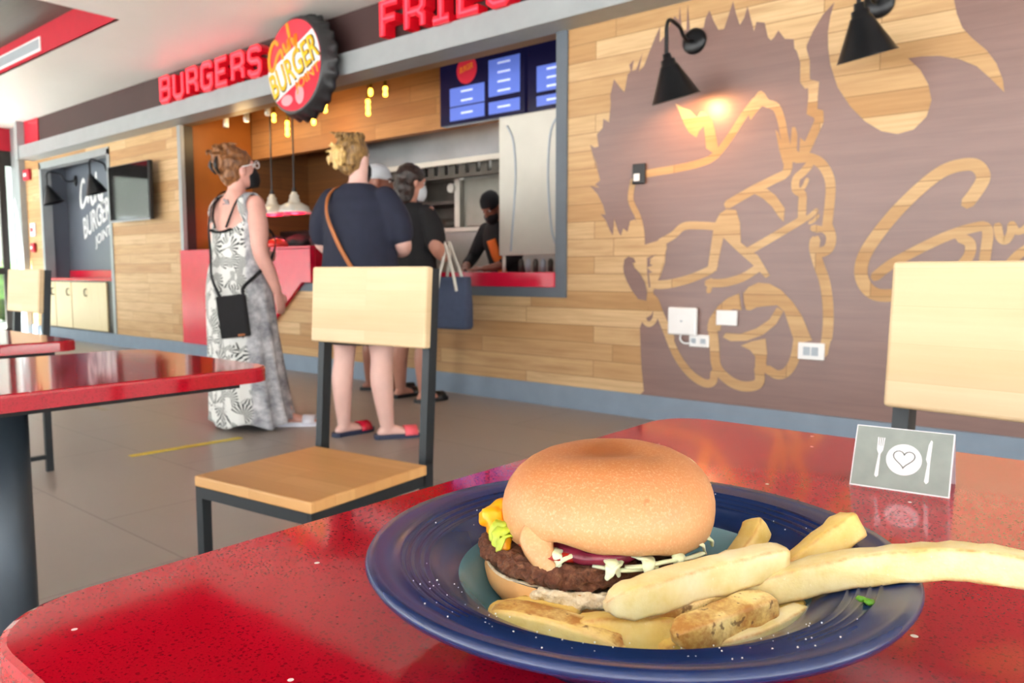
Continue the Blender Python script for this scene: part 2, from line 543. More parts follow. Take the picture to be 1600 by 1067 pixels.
def copy_tree(o, parent=None):
    c = o.copy()
    S.collection.objects.link(c)
    if parent is not None:
        c.parent = parent
    for ch in list(o.children):
        copy_tree(ch, c)
    return c


def B():
    return bmesh.new()


def box(bm, a, b, bev=0.0, seg=2):
    """axis-aligned box between corners a and b"""
    x0, y0, z0 = (min(a[i], b[i]) for i in range(3))
    x1, y1, z1 = (max(a[i], b[i]) for i in range(3))
    vs = [bm.verts.new(v) for v in ((x0, y0, z0), (x1, y0, z0), (x1, y1, z0), (x0, y1, z0), (x0, y0, z1), (x1, y0, z1), (x1, y1, z1), (x0, y1, z1))]
    fs = [bm.faces.new([vs[i] for i in q]) for q in ((3, 2, 1, 0), (4, 5, 6, 7), (0, 1, 5, 4), (1, 2, 6, 5), (2, 3, 7, 6), (3, 0, 4, 7))]
    if bev:
        es = list({e for f in fs for e in f.edges})
        bmesh.ops.bevel(bm, geom=es, offset=bev, segments=seg, affect='EDGES', profile=0.5)
    return vs


def bar(bm, p, q, wx, wy, up=(0, 0, 1)):
    """rectangular bar from p to q"""
    p, q = Vector(p), Vector(q)
    d = (q - p).normalized()
    u = Vector(up)
    if abs(d.dot(u)) > 0.98:
        u = Vector((0, 1, 0))
    s = d.cross(u).normalized()
    n = s.cross(d).normalized()
    vs = []
    for c in (p, q):
        for (a, b) in ((-1, -1), (1, -1), (1, 1), (-1, 1)):
            vs.append(bm.verts.new(c + s * a * wx / 2 + n * b * wy / 2))
    for f in ((0, 1, 2, 3), (7, 6, 5, 4), (0, 4, 5, 1), (1, 5, 6, 2), (2, 6, 7, 3), (3, 7, 4, 0)):
        bm.faces.new([vs[i] for i in f])


def smooth_pts(pts, k=6):
    """Catmull-Rom resampling of a list of tuples/vectors of any length"""
    n = len(pts)
    if n < 3:
        return [tuple(p) for p in pts]
    out = []
    for i in range(n - 1):
        p0, p1, p2, p3 = pts[max(i - 1, 0)], pts[i], pts[i + 1], pts[min(i + 2, n - 1)]
        for j in range(k):
            s = j / k
            out.append(tuple(0.5 * (2 * b + (c - a) * s + (2 * a - 5 * b + 4 * c - d) * s * s + (3 * b - a - 3 * c + d) * s ** 3)
                             for a, b, c, d in zip(p0, p1, p2, p3)))
    out.append(tuple(pts[-1]))
    return out


def tube(bm, pts, rad, n=12, cap=True, flat=None, up=None):
    """tube along pts; rad number or list of numbers or (a, b) pairs; rounded by extra end rings"""
    pts = [Vector(p) for p in pts]
    m = len(pts)
    if not isinstance(rad, (list, tuple)):
        rad = [rad] * m
    rings = []
    prev = None
    for i, p in enumerate(pts):
        d = (pts[min(i + 1, m - 1)] - pts[max(i - 1, 0)])
        d = d.normalized() if d.length > 1e-9 else Vector((0, 0, 1))
        if prev is None:
            u = Vector(up) if up else (Vector((0, 0, 1)) if abs(d.z) < 0.9 else Vector((0, 1, 0)))
        else:
            u = prev
        s = d.cross(u)
        if s.length < 1e-6:
            s = d.cross(Vector((1, 0, 0)))
        s.normalize()
        u = s.cross(d).normalized()
        prev = u
        ra, rb = rad[i] if isinstance(rad[i], (list, tuple)) else (rad[i], rad[i])
        rings.append([bm.verts.new(p + s * (ra * math.cos(2 * PI * k / n)) + u * (rb * math.sin(2 * PI * k / n))) for k in range(n)])
    for a, b in zip(rings, rings[1:]):
        for k in range(n):
            bm.faces.new((a[k], a[(k + 1) % n], b[(k + 1) % n], b[k]))
    if cap:
        bm.faces.new(rings[0][::-1])
        bm.faces.new(rings[-1])
    return rings


def limb(bm, pts, rad, n=14, k=5, up=None):
    """smoothed tapering limb with rounded ends"""
    q = [tuple(p) + (r if isinstance(r, tuple) else (r, r)) for p, r in zip(pts, rad)]
    q = smooth_pts(q, k)
    P = [Vector(a[:3]) for a in q]
    Rr = [(a[3], a[4]) for a in q]
    d0 = (P[0] - P[1]).normalized()
    d1 = (P[-1] - P[-2]).normalized()
    hs = (0.98, 0.78, 0.4)
    pre = [(P[0] + d0 * Rr[0][0] * c, (Rr[0][0] * s, Rr[0][1] * s)) for c, s in ((0.95, 0.25), (0.8, 0.6), (0.45, 0.88))]
    post = [(P[-1] + d1 * Rr[-1][0] * c, (Rr[-1][0] * s, Rr[-1][1] * s)) for c, s in ((0.45, 0.88), (0.8, 0.6), (0.95, 0.25))]
    P = [a for a, _ in pre] + P + [a for a, _ in post]
    Rr = [b for _, b in pre] + Rr + [b for _, b in post]
    tube(bm, P, Rr, n, up=up)


def loft(bm, rings, n=24, cap=True):
    """rings: (z, cx, cy, rx, ry[, power]) stacked along z"""
    rr = []
    for r in rings:
        z, cx, cy, rx, ry = r[:5]
        pw = r[5] if len(r) > 5 else 2.0
        ring = []
        for k in range(n):
            a = 2 * PI * k / n
            c, s = math.cos(a), math.sin(a)
            ring.append(bm.verts.new((cx + rx * math.copysign(abs(c) ** (2 / pw), c), cy + ry * math.copysign(abs(s) ** (2 / pw), s), z)))
        rr.append(ring)
    for a, b in zip(rr, rr[1:]):
        for k in range(n):
            bm.faces.new((a[k], a[(k + 1) % n], b[(k + 1) % n], b[k]))
    if cap:
        bm.faces.new(rr[0][::-1])
        bm.faces.new(rr[-1])
    return rr


def lathe(bm, prof, n=48, c=(0, 0, 0), mat=None, radf=None):
    """revolve (r, z) profile about z; mat optional Matrix applied; open ends allowed"""
    rings = []
    for (r, z) in prof:
        if r < 1e-7:
            rings.append([bm.verts.new((c[0], c[1], c[2] + z))])
        else:
            rings.append([bm.verts.new((c[0] + r * (radf(k / n, r, z) if radf else 1) * math.cos(2 * PI * k / n),
                                        c[1] + r * (radf(k / n, r, z) if radf else 1) * math.sin(2 * PI * k / n), c[2] + z)) for k in range(n)])
    new = [v for r in rings for v in r]
    for a, b in zip(rings, rings[1:]):
        for k in range(n):
            k2 = (k + 1) % n
            if len(a) == 1 and len(b) > 1:
                bm.faces.new((a[0], b[k], b[k2]))
            elif len(b) == 1 and len(a) > 1:
                bm.faces.new((a[k], a[k2], b[0]))
            elif len(a) > 1:
                bm.faces.new((a[k], a[k2], b[k2], b[k]))
    if mat is not None:
        for v in new:
            v.co = mat @ v.co
    return new


def blob(bm, c, r, rot=None, sub=3, jit=0.0, fr=8.0):
    """ellipsoid with optional noise"""
    g = bmesh.ops.create_icosphere(bm, subdivisions=sub, radius=1.0)
    rx, ry, rz = r if isinstance(r, (tuple, list)) else (r, r, r)
    mt = Matrix.Translation(Vector(c)) @ (rot.to_matrix().to_4x4() if rot else Matrix.Identity(4))
    for v in g['verts']:
        q = v.co.copy()
        s = 1 + (jit * noise.noise(q * fr / 4 + Vector(c) * 31) if jit else 0)
        v.co = mt @ Vector((q.x * rx * s, q.y * ry * s, q.z * rz * s))
    return g['verts']


def prism(bm, poly, f, d):
    """polygon in 2-D, f(u, v) -> front point, d = extrusion vector (to the back)"""
    d = Vector(d)
    fr = [Vector(f(u, v)) for u, v in poly]
    a = [bm.verts.new(p) for p in fr]
    b = [bm.verts.new(p + d) for p in fr]
    tris = geometry.tessellate_polygon([fr])
    for t3 in tris:
        try:
            bm.faces.new([a[i] for i in t3])
            bm.faces.new([b[i] for i in reversed(t3)])
        except ValueError:
            pass
    n = len(poly)
    for i in range(n):
        j = (i + 1) % n
        bm.faces.new((a[i], b[i], b[j], a[j]))


def ribbon(bm, pts, wid, f, d, sm=5, rnd=True):
    """stroke of given width through 2-D pts mapped by f, extruded by d"""
    if not isinstance(wid, (list, tuple)):
        wid = [wid] * len(pts)
    q = [(x, y, w_) for (x, y), w_ in zip(pts, wid)]
    if sm and len(q) > 2:
        q = smooth_pts(q, sm)
    n = len(q)
    L, Rr = [], []
    if rnd:
        (x0, y0, w0), (x1, y1, _) = q[0], q[1]
        l = math.hypot(x1 - x0, y1 - y0) or 1
        q = [(x0 - (x1 - x0) / l * w0 * 0.42, y0 - (y1 - y0) / l * w0 * 0.42, w0 * 0.5)] + q
        (x0, y0, w0), (x1, y1, _) = q[-1], q[-2]
        l = math.hypot(x1 - x0, y1 - y0) or 1
        q = q + [(x0 - (x1 - x0) / l * w0 * 0.42, y0 - (y1 - y0) / l * w0 * 0.42, w0 * 0.5)]
        n = len(q)
    for i in range(n):
        x, y, w_ = q[i]
        ax, ay = q[max(i - 1, 0)][:2]
        bx, by = q[min(i + 1, n - 1)][:2]
        dx, dy = bx - ax, by - ay
        l = math.hypot(dx, dy) or 1
        k = 1.0
        if not sm and 0 < i < n - 1:
            d1 = Vector((x - ax, y - ay)).normalized()
            d2 = Vector((bx - x, by - y)).normalized()
            k = min(2.0, 1 / max(0.3, math.sqrt(max(0, (1 + d1.dot(d2)) / 2))))
        L.append((x - dy / l * w_ / 2 * k, y + dx / l * w_ / 2 * k))
        Rr.append((x + dy / l * w_ / 2 * k, y - dx / l * w_ / 2 * k))
    d = Vector(d)
    la = [bm.verts.new(Vector(f(*p))) for p in L]
    ra = [bm.verts.new(Vector(f(*p))) for p in Rr]
    lb = [bm.verts.new(Vector(f(*p)) + d) for p in L]
    rb = [bm.verts.new(Vector(f(*p)) + d) for p in Rr]
    for i in range(n - 1):
        bm.faces.new((la[i], ra[i], ra[i + 1], la[i + 1]))
        bm.faces.new((lb[i], lb[i + 1], rb[i + 1], rb[i]))
        bm.faces.new((la[i], la[i + 1], lb[i + 1], lb[i]))
        bm.faces.new((ra[i], rb[i], rb[i + 1], ra[i + 1]))
    bm.faces.new((la[0], lb[0], rb[0], ra[0]))
    bm.faces.new((la[-1], ra[-1], rb[-1], lb[-1]))


def band(bm, pts, wid, thick, nrm=(0, 0, 1), sm=6, closed=False):
    """flat strap: 3-D path, width along (path x nrm), thickness along nrm; nrm may be a function of the point"""
    pts = smooth_pts([tuple(p) for p in pts], sm) if sm else pts
    pts = [Vector(p) for p in pts]
    n = len(pts)
    vs = []
    for i, p in enumerate(pts):
        d = (pts[min(i + 1, n - 1)] - pts[max(i - 1, 0)]).normalized()
        nv = Vector(nrm(p)) if callable(nrm) else Vector(nrm)
        s = d.cross(nv)
        s = s.normalized() if s.length > 1e-6 else Vector((1, 0, 0))
        u = s.cross(d).normalized()
        vs.append([bm.verts.new(p + s * a * wid / 2 + u * b * thick / 2) for a, b in ((-1, -1), (1, -1), (1, 1), (-1, 1))])
    for a, b in zip(vs, vs[1:]):
        for k in range(4):
            bm.faces.new((a[k], a[(k + 1) % 4], b[(k + 1) % 4], b[k]))
    bm.faces.new(vs[0][::-1])
    bm.faces.new(vs[-1])


def fuse(bm, voxel, smooth_it=4):
    """union of closed shells into one continuous surface; returns a new bmesh"""
    bmesh.ops.recalc_face_normals(bm, faces=bm.faces[:])
    me = bpy.data.meshes.new('tmp')
    bm.to_mesh(me)
    bm.free()
    o = bpy.data.objects.new('tmp', me)
    S.collection.objects.link(o)
    md = o.modifiers.new('r', 'REMESH')
    md.mode = 'VOXEL'
    md.voxel_size = voxel
    if smooth_it:
        ms = o.modifiers.new('s', 'SMOOTH')
        ms.factor = 0.5
        ms.iterations = smooth_it
    dg = bpy.context.evaluated_depsgraph_get()
    dg.update()
    ev = o.evaluated_get(dg)
    nm = bpy.data.meshes.new_from_object(ev)
    out = bmesh.new()
    out.from_mesh(nm)
    bpy.data.objects.remove(o)
    bpy.data.meshes.remove(me)
    bpy.data.meshes.remove(nm)
    return out


def text_bm(s, f, d, shear=0.0):
    """letters of the built-in font; f maps unit box (0..1, 0..1) to 3-D; d = extrusion"""
    cu = bpy.data.curves.new('txt', 'FONT')
    cu.body = s
    cu.fill_mode = 'FRONT'
    cu.resolution_u = 3
    cu.offset = 0.012
    o = bpy.data.objects.new('txt', cu)
    S.collection.objects.link(o)
    dg = bpy.context.evaluated_depsgraph_get()
    dg.update()
    me = bpy.data.meshes.new_from_object(o.evaluated_get(dg))
    bm = bmesh.new()
    bm.from_mesh(me)
    bpy.data.objects.remove(o)
    bpy.data.curves.remove(cu)
    bpy.data.meshes.remove(me)
    bmesh.ops.remove_doubles(bm, verts=bm.verts[:], dist=1e-5)
    xs = [v.co.x for v in bm.verts]
    ys = [v.co.y for v in bm.verts]
    x0, x1, y0, y1 = min(xs), max(xs), min(ys), max(ys)
    ex = bmesh.ops.extrude_face_region(bm, geom=bm.faces[:])
    top = [g for g in ex['geom'] if isinstance(g, bmesh.types.BMVert)]
    tops = set(top)
    d = Vector(d)
    for v in bm.verts:
        u, w_ = (v.co.x - x0) / (x1 - x0), (v.co.y - y0) / (y1 - y0)
        q = Vector(f(u + shear * w_, w_))
        v.co = q if v in tops else q + d
    return bm


def join(a, b):
    """append bmesh b into a"""
    me = bpy.data.meshes.new('j')
    b.to_mesh(me)
    b.free()
    a.from_mesh(me)
    bpy.data.meshes.remove(me)


# ------------------------------------------------------------------ the room
WY = 4.30            # face of the service wall
CZ = 3.045           # ceiling
XL, XR, YB = -13.2, 6.0, -6.6

bm = B()
box(bm, (XL - 0.1, YB, -0.1), (XR, 8.2, 0.0))
struct('floor', bm, 'floor')
bm = B()
box(bm, (-40, -40, -0.16), (30, 40, -0.11))
tag(struct('floor_outside', bm, 'concrete'), None)

# ceiling with two rectangular recesses
RY0, RY1, RZ = 0.35, 3.05, 3.325
rec = [(-12.2, -6.83), (-5.82, -0.2)]
bm = B()
xs = [XL - 0.1, rec[0][0], rec[0][1], rec[1][0], rec[1][1], XR]
for i in range(5):
    if i in (1, 3):
        box(bm, (xs[i], YB, CZ), (xs[i + 1], RY0, CZ + 0.02))
        box(bm, (xs[i], RY1, CZ), (xs[i + 1], 4.30, CZ + 0.02))
    else:
        box(bm, (xs[i], YB, CZ), (xs[i + 1], 4.30, CZ + 0.02))
struct('ceiling', bm, 'ceiling')
bm = B()
for a, b in rec:
    for q in (((a - 0.02, RY0 - 0.02), (a, RY1 + 0.02)), ((b, RY0 - 0.02), (b + 0.02, RY1 + 0.02)),
              ((a, RY0 - 0.02), (b, RY0)), ((a, RY1), (b, RY1 + 0.02))):
        box(bm, (q[0][0], q[0][1], CZ + 0.001), (q[1][0], q[1][1], RZ + 0.05))
struct('trim_1', bm, 'red_paint')
bm = B()
for a, b in rec:
    box(bm, (a - 0.02, RY0 - 0.02, RZ), (b + 0.02, RY1 + 0.02, RZ + 0.04))
struct('trim_2', bm, 'recess_wood')

# service wall, with the big opening and the alcove
OX0, OX1, OZ0, OZ1 = -8.34, -3.10, 0.758, 2.53
AX0, AX1, AZ1 = -12.34, -10.09, 2.46
bm = B()
WT = 0.12
box(bm, (OX1, WY, 0), (XR, WY + WT, CZ))
box(bm, (OX0, WY, OZ1), (OX1, WY + WT, CZ))
box(bm, (OX0, WY, 0), (OX1, WY + WT, OZ0))
box(bm, (AX1, WY, 0), (OX0, WY + WT, CZ))
box(bm, (AX0, WY, AZ1), (AX1, WY + WT, CZ))
box(bm, (-12.92, WY, 0), (AX0, WY + WT, CZ))
struct('wall_front', bm, 'wall_wood')
# alcove lining
bm = B()
AB = 4.64
box(bm, (AX0 - 0.04, WY + WT, 0), (AX0, AB, AZ1 + 0.1))
box(bm, (AX1, WY + WT, 0), (AX1 + 0.04, AB, AZ1 + 0.1))
box(bm, (AX0 - 0.04, AB, 0), (AX1 + 0.04, AB + 0.04, AZ1 + 0.1))
box(bm, (AX0, WY + WT, AZ1), (AX1, AB, AZ1 + 0.1))
struct('wall_alcove', bm, 'alcove_grey')
# alcove frame and opening frame
bm = B()
for a, b in (((AX0 - 0.02, 0.155), (AX0 + 0.05, AZ1)), ((AX1 - 0.05, 0.155), (AX1 + 0.02, AZ1)), ((AX0 - 0.02, AZ1 - 0.07), (AX1 + 0.02, AZ1 + 0.02))):
    box(bm, (a[0], WY - 0.012, a[1]), (b[0], WY + WT, b[1]))
struct('trim_3', bm, 'grey_trim')
bm = B()
box(bm, (OX0, WY - 0.015, OZ0), (OX1 + 0.005, WY + WT + 0.01, 0.828))
box(bm, (OX1 - 0.085, WY - 0.015, 0.828), (OX1 + 0.005, WY + WT + 0.01, OZ1))
struct('window_1', bm, 'frame_grey')
bm = B()
box(bm, (OX0 - 0.005, WY - 0.015, 0.16), (OX0 + 0.06, WY + 0.03, OZ1))
struct('trim_4', bm, 'grey_trim')
bm = B()
box(bm, (OX0, WY + 0.03, 0.16), (OX0 + 0.05, WY + 0.14, OZ1))
struct('trim_5', bm, 'frame_dark')
# skirting
bm = B()
box(bm, (-12.92, WY - 0.018, 0), (XR, WY, 0.153))
struct('baseboard_front', bm, 'base_grey')
# beam and fascia above the opening
bm = B()
box(bm, (-12.52, 4.08, 2.527), (XR, WY, 2.545))
box(bm, (-12.52, 4.08, 2.545), (XR, 4.10, 2.70))
box(bm, (-12.52, 4.10, 2.685), (XR, 4.17, 2.70))
box(bm, (-12.55, 4.06, 2.527), (-12.44, WY, 2.70))
box(bm, (-12.55, 4.06, 2.70), (-12.44, 4.17, CZ))
struct('trim_6', bm, 'grey_trim')
bm = B()
box(bm, (-11.93, 4.17, 2.70), (XR, 4.20, CZ))
struct('trim_7', bm, 'fascia')
bm = B()
box(bm, (-12.44, 4.155, 2.70), (-11.93, 4.19, CZ))
struct('trim_8', bm, 'red_paint')
bm = B()
box(bm, (-12.52, 4.20, 2.70), (XR, WY, 2.72))
struct('trim_9', bm, 'frame_dark')

# left end: glazed doors under a red band
bm = B()
box(bm, (XL - 0.1, YB, 2.72), (XL, WY, CZ))
struct('wall_left', bm, 'red_paint')
bm = B()
box(bm, (XL - 0.08, YB, 2.5), (XL - 0.02, WY, 2.72))
box(bm, (XL - 0.08, 4.05, 0), (XL - 0.02, 4.14, 2.5))
box(bm, (XL - 0.08, 3.86, 0.9), (XL - 0.02, 4.05, 1.0))
box(bm, (XL - 0.08, 2.6, 0), (XL - 0.02, 2.73, 2.5))
for y in (1.3, -0.1, -1.5, -2.9, -4.3, -5.7):
    box(bm, (XL - 0.08, y, 0), (XL - 0.02, y + 0.1, 2.5))
box(bm, (XL - 0.08, YB, 0), (XL - 0.02, WY, 0.09))
struct('door_1', bm, 'frame_dark')
bm = B()
box(bm, (XL - 0.055, YB, 0.09), (XL - 0.045, 4.28, 2.5))
struct('window_2', bm, 'glass')
bm = B()
box(bm, (XL - 0.09, 4.22, 0), (-12.92, WY + 0.1, CZ))
struct('trim_10', bm, 'grey_trim')

# terrace columns behind the camera and at the right end
bm = B()
for x in (-13.1, -9.7, -6.3, -2.9, 0.5, 5.9):
    box(bm, (x - 0.09, YB - 0.05, 0), (x + 0.09, YB + 0.1, CZ))
box(bm, (XL - 0.1, YB - 0.05, 2.82), (XR, YB + 0.1, CZ + 0.3))
struct('wall_back', bm, 'frame_dark')
bm = B()
for y in (-1.6, 1.4):
    box(bm, (XR - 0.1, y - 0.09, 0), (XR + 0.05, y + 0.09, CZ))
box(bm, (XR - 0.1, YB, 2.82), (XR + 0.05, WY + WT, CZ + 0.3))
struct('wall_right', bm, 'frame_dark')

# outside the left doors
bm = B()
box(bm, (-24, -6, 0), (-23.6, 11, 2.0))
box(bm, (-24, -6, 2.6), (-23.6, 11, 4.2))
for y in range(-5, 11, 3):
    box(bm, (-24, y, 2.0), (-23.6, y + 0.9, 2.6))
tag(finish('low_building', bm, 'ext_wall'), 'pale building seen outside through the glass doors at the left end', 'building')
bm = B()
for i in range(14):
    blob(bm, (-19 + random.uniform(-0.3, 0.3), -3 + i * 0.75, 0.5 + random.uniform(0, 0.25)), (0.5, 0.55, 0.6), jit=0.5, sub=3)
tag(finish('hedge', bm, 'foliage', smooth=True), 'green hedge outside the glass doors at the left end', 'hedge')

# ------------------------------------------------------------------ kitchen behind the opening
KB = 7.0
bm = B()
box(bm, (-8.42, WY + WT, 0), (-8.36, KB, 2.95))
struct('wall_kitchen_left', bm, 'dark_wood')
bm = B()
box(bm, (-8.36, WY + WT + 0.02, 1.0), (-8.345, 5.19, 2.9))
struct('trim_11', bm, plain('orange_wall_panel', '#a05c1c', 0.5, 0, 0.1, 3))
bm = B()
box(bm, (-8.42, KB, 0), (-1.8, KB + 0.06, 2.95))
struct('wall_kitchen_back', bm, plain('kitchen_back_tiles', '#6e6a64', 0.4, 0, 0.1, 3))
bm = B()
box(bm, (-2.4, WY + WT, 0), (-2.34, KB, 2.95))
struct('wall_kitchen_right', bm, 'steel_pale')
bm = B()
box(bm, (-8.42, WY + WT, 2.9), (-2.34, KB + 0.06, 2.95))
struct('ceiling_kitchen', bm, plain('dark_kitchen_ceiling', '#2a221f', 0.7))
bm = B()
box(bm, (-8.345, 5.20, 2.255), (-2.4, 5.30, 2.9))
struct('trim_12', bm, 'kitchen_wood')
bm = B()
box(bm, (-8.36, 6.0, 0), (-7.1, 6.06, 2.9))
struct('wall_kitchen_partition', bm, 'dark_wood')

# menu screens on the wood header
def menu_board(x0, x1, z0, z1, label, kind):
    r = thing('menu_screen', label, 'menu screen', (0, 0, 0), 0, 'menu screens above the kitchen')
    Yf = 5.12
    b = B()
    box(b, (x0, Yf, z0), (x1, 5.20, z1), 0.008)
    finish('screen_housing', b, 'screen_dark', r)
    W = x1 - x0
    H = z1 - z0
    f = lambda u, v: (x0 + u * W, Yf - 0.003, z0 + v * H)
    rects = [(0.13, 0.06, 0.55, 0.26), (0.13, 0.28, 0.55, 0.56), (0.60, 0.06, 0.95, 0.24), (0.60, 0.32, 0.95, 0.86)] if kind == 0 else [(0.1, 0.06, 0.45, 0.2), (0.1, 0.26, 0.45, 0.62), (0.52, 0.2, 0.92, 0.86)]
    for (u0, v0, u1, v1) in rects:
        b = B()
        box(b, (x0 + u0 * W, Yf - 0.003, z0 + v0 * H), (x0 + u1 * W, Yf, z0 + v1 * H))
        pn = finish('menu_panel', b, 'screen_blue', r)
        n = max(1, int((v1 - v0) / 0.12))
        for k in range(n):
            v = v0 + (k + 0.5) * (v1 - v0) / n
            uc = (u0 + u1) / 2
            b = B()
            box(b, (x0 + (uc - 0.07) * W, Yf - 0.005, z0 + (v - 0.014) * H), (x0 + (uc + 0.07) * W, Yf - 0.003, z0 + (v + 0.014) * H))
            finish('menu_line', b, 'screen_text', pn)
    if kind == 0:
        b = B()
        lathe(b, [(0, 0), (0.12, 0), (0.12, 0.004), (0, 0.004)], 28, mat=Matrix.Translation((x0 + 0.34 * W, Yf - 0.001, z0 + 0.80 * H)) @ Matrix.Rotation(PI / 2, 4, 'X'))
        finish('round_emblem', b, 'screen_red', r)
        b = B()
        join(b, text_bm('BURGER', lambda u, v: (x0 + (0.26 + u * 0.16) * W, Yf - 0.0065, z0 + (0.76 + v * 0.09 + u * 0.05) * H), (0, 0.002, 0)))
        finish('emblem_text', b, 'sign_orange', r)
    return r


menu_board(-5.12, -4.13, 2.25, 2.82, 'blue and black menu screen with a round red emblem, on the wood header', 0)
menu_board(-4.10, -3.11, 2.25, 2.82, 'menu screen cut off by the right edge of the service opening', 1)

# stainless hood
r = thing('extractor_hood', 'long grey stainless steel extractor hood below the menu screens', 'hood', (0, 0, 0))
b = B()
prism(b, [(5.75, 2.06), (5.75, 2.7), (7.0, 2.7), (7.0, 2.16), (6.95, 2.10)], lambda u, v: (-7.05, u, v), (4.6, 0, 0))
finish('canopy', b, 'steel', r)
b = B()
box(b, (-7.05, 5.73, 2.02), (-2.45, 5.77, 2.075), 0.006)
finish('drip_rail', b, 'steel_pale', r)
b = B()
for k in range(30):
    x = -6.95 + k * 0.15
    box(b, (x, 5.86, 1.93), (x + 0.10, 5.88, 2.06))
box(b, (-7.0, 5.82, 1.90), (-2.6, 5.90, 1.935))
finish('filter_rack', b, 'steel_dark', r)
r = thing('kitchen_shelf', 'dark metal shelf unit hanging under the stainless hood', 'shelf', (0, 0, 0))
b = B()
box(b, (-7.0, 6.35, 1.70), (-6.12, 6.75, 1.74))
finish('shelf_board', b, 'steel_dark', r)
b = B()
box(b, (-7.0, 6.76, 1.44), (-6.12, 6.80, 2.02))
finish('back_panel', b, 'steel_dark', r)
r = thing('upright_fridge', 'pale grey steel cabinet with round hinge under the hood', 'fridge', (0, 0, 0))
b = B()
box(b, (-5.97, 6.32, 1.43), (-5.45, 6.9, 1.96), 0.01)
finish('body', b, plain('grey_fridge_steel', '#85837a', 0.4, 0.3), r)
b = B()
box(b, (-6.05, 6.26, 1.43), (-5.97, 6.34, 1.97), 0.008)
finish('door_edge', b, 'steel_pale', r)
b = B()
lathe(b, [(0, 0), (0.05, 0), (0.05, 0.03), (0, 0.03)], 20, mat=Matrix.Translation((-6.08, 6.26, 1.86)) @ Matrix.Rotation(PI / 2, 4, 'X'))
finish('hinge', b, 'steel_pale', r)
r = thing('cooking_counter', 'stainless steel cooking counter along the kitchen back wall', 'counter', (0, 0, 0))
b = B()
box(b, (-7.0, 6.3, 1.38), (-2.5, 6.95, 1.43), 0.006)
finish('worktop', b, 'steel_pale', r)
b = B()
box(b, (-7.0, 6.36, 0.0), (-2.5, 6.95, 1.38))
finish('body', b, plain('pale_grey_counter_steel', '#a8a7a3', 0.45, 0.2, 0.05), r)
for i, (x, s, c) in enumerate(((-6.9, 0.16, 'steel'), (-6.6, 0.12, 'red_dark'), (-6.3, 0.14, 'steel_dark'), (-5.0, 0.15, 'steel'))):
    b = B()
    lathe(b, [(0, 0), (s * 0.8, 0), (s, s * 0.7), (s * 0.96, s * 0.7), (s * 0.75, 0.02), (0, 0.02)], 24, c=(x, 6.5, 1.43))
    tag(finish('mixing_bowl', b, c, smooth=True), ['steel bowl at the left end of the kitchen worktop', 'red bowl on the kitchen worktop', 'dark bowl on the kitchen worktop beside the grey fridge', 'steel bowl to the right of the grey fridge'][i], 'bowl')

# white panel hanging inside the right end of the opening
r = thing('steel_screen', 'tall cream metal panel with two curved ridges at right end of the counter', 'panel', (0, 0, 0))
PX0, PX1, PY = -3.965, -3.36, 4.60
b = B()
box(b, (PX0, PY, 1.06), (PX1, PY + 0.035, 2.115), 0.008)
finish('sheet', b, 'steel_pale', r)
for k, pts in enumerate(([(0.14, 0.93), (0.24, 0.82), (0.28, 0.6), (0.255, 0.35), (0.22, 0.15), (0.2, 0.03)], [(0.95, 0.95), (0.83, 0.85), (0.79, 0.6), (0.81, 0.35), (0.86, 0.15), (0.93, 0.06)])):
    b = B()
    q = smooth_pts(pts, 6)
    tube(b, [(PX0 + u * (PX1 - PX0), PY - 0.001, 1.06 + v * 1.055) for u, v in q], 0.009, 8)
    finish('ridge', b, 'grille', r, smooth=True)
b = B()
box(b, (PX1 - 0.035, PY - 0.012, 1.06), (PX1 - 0.012, PY, 2.115), 0.003)
finish('edge_strip', b, 'white_plastic', r)
for k, x in enumerate((-3.93, -3.40)):
    b = B()
    tube(b, [(x, PY + 0.02, 0.935), (x, PY + 0.02, 1.07)], 0.014, 12)
    finish('leg', b, 'steel_pale', r, smooth=True)
for k in range(6):
    b = B()
    x = -3.84 + k * 0.072
    lathe(b, [(0, 0), (0.02, 0), (0.022, 0.075), (0.012, 0.1), (0.0, 0.1)], 14, c=(x, PY + 0.12, 0.935))
    tag(finish('sauce_bottle', b, 'grille' if k % 2 else 'steel_dark', smooth=True), 'small bottle in the row below the cream panel on the red counter', 'bottle', 'row of small bottles below the cream panel')

# red service counter
r = thing('service_counter', 'red service counter across the opening with angled waterfall front', 'counter', (0, 0, 0))
b = B()
prism(b, [(-8.29, 0.155), (-8.29, 1.155), (-5.92, 1.145), (-5.92, 0.84), (-6.06, 0.84), (-6.42, 0.56), (-6.92, 0.155)], lambda u, v: (u, 4.245, v), (0, 0.04, 0))
finish('front_panel', b, 'red_solid', r)
b = B()
box(b, (-8.29, 4.245, 1.150), (-5.92, 4.62, 1.172), 0.003)
finish('raised_top', b, 'red_solid', r)
b = B()
box(b, (-5.92, 4.272, 0.828), (-3.186, 4.95, 0.932), 0.004)
finish('counter_top', b, 'red_solid', r)
b = B()
box(b, (-8.28, 4.55, 0.2), (-5.0, 4.62, 1.15))
box(b, (-5.94, 4.29, 0.932), (-5.90, 4.62, 1.15))
finish('inner_panel', b, 'red_dark', r)

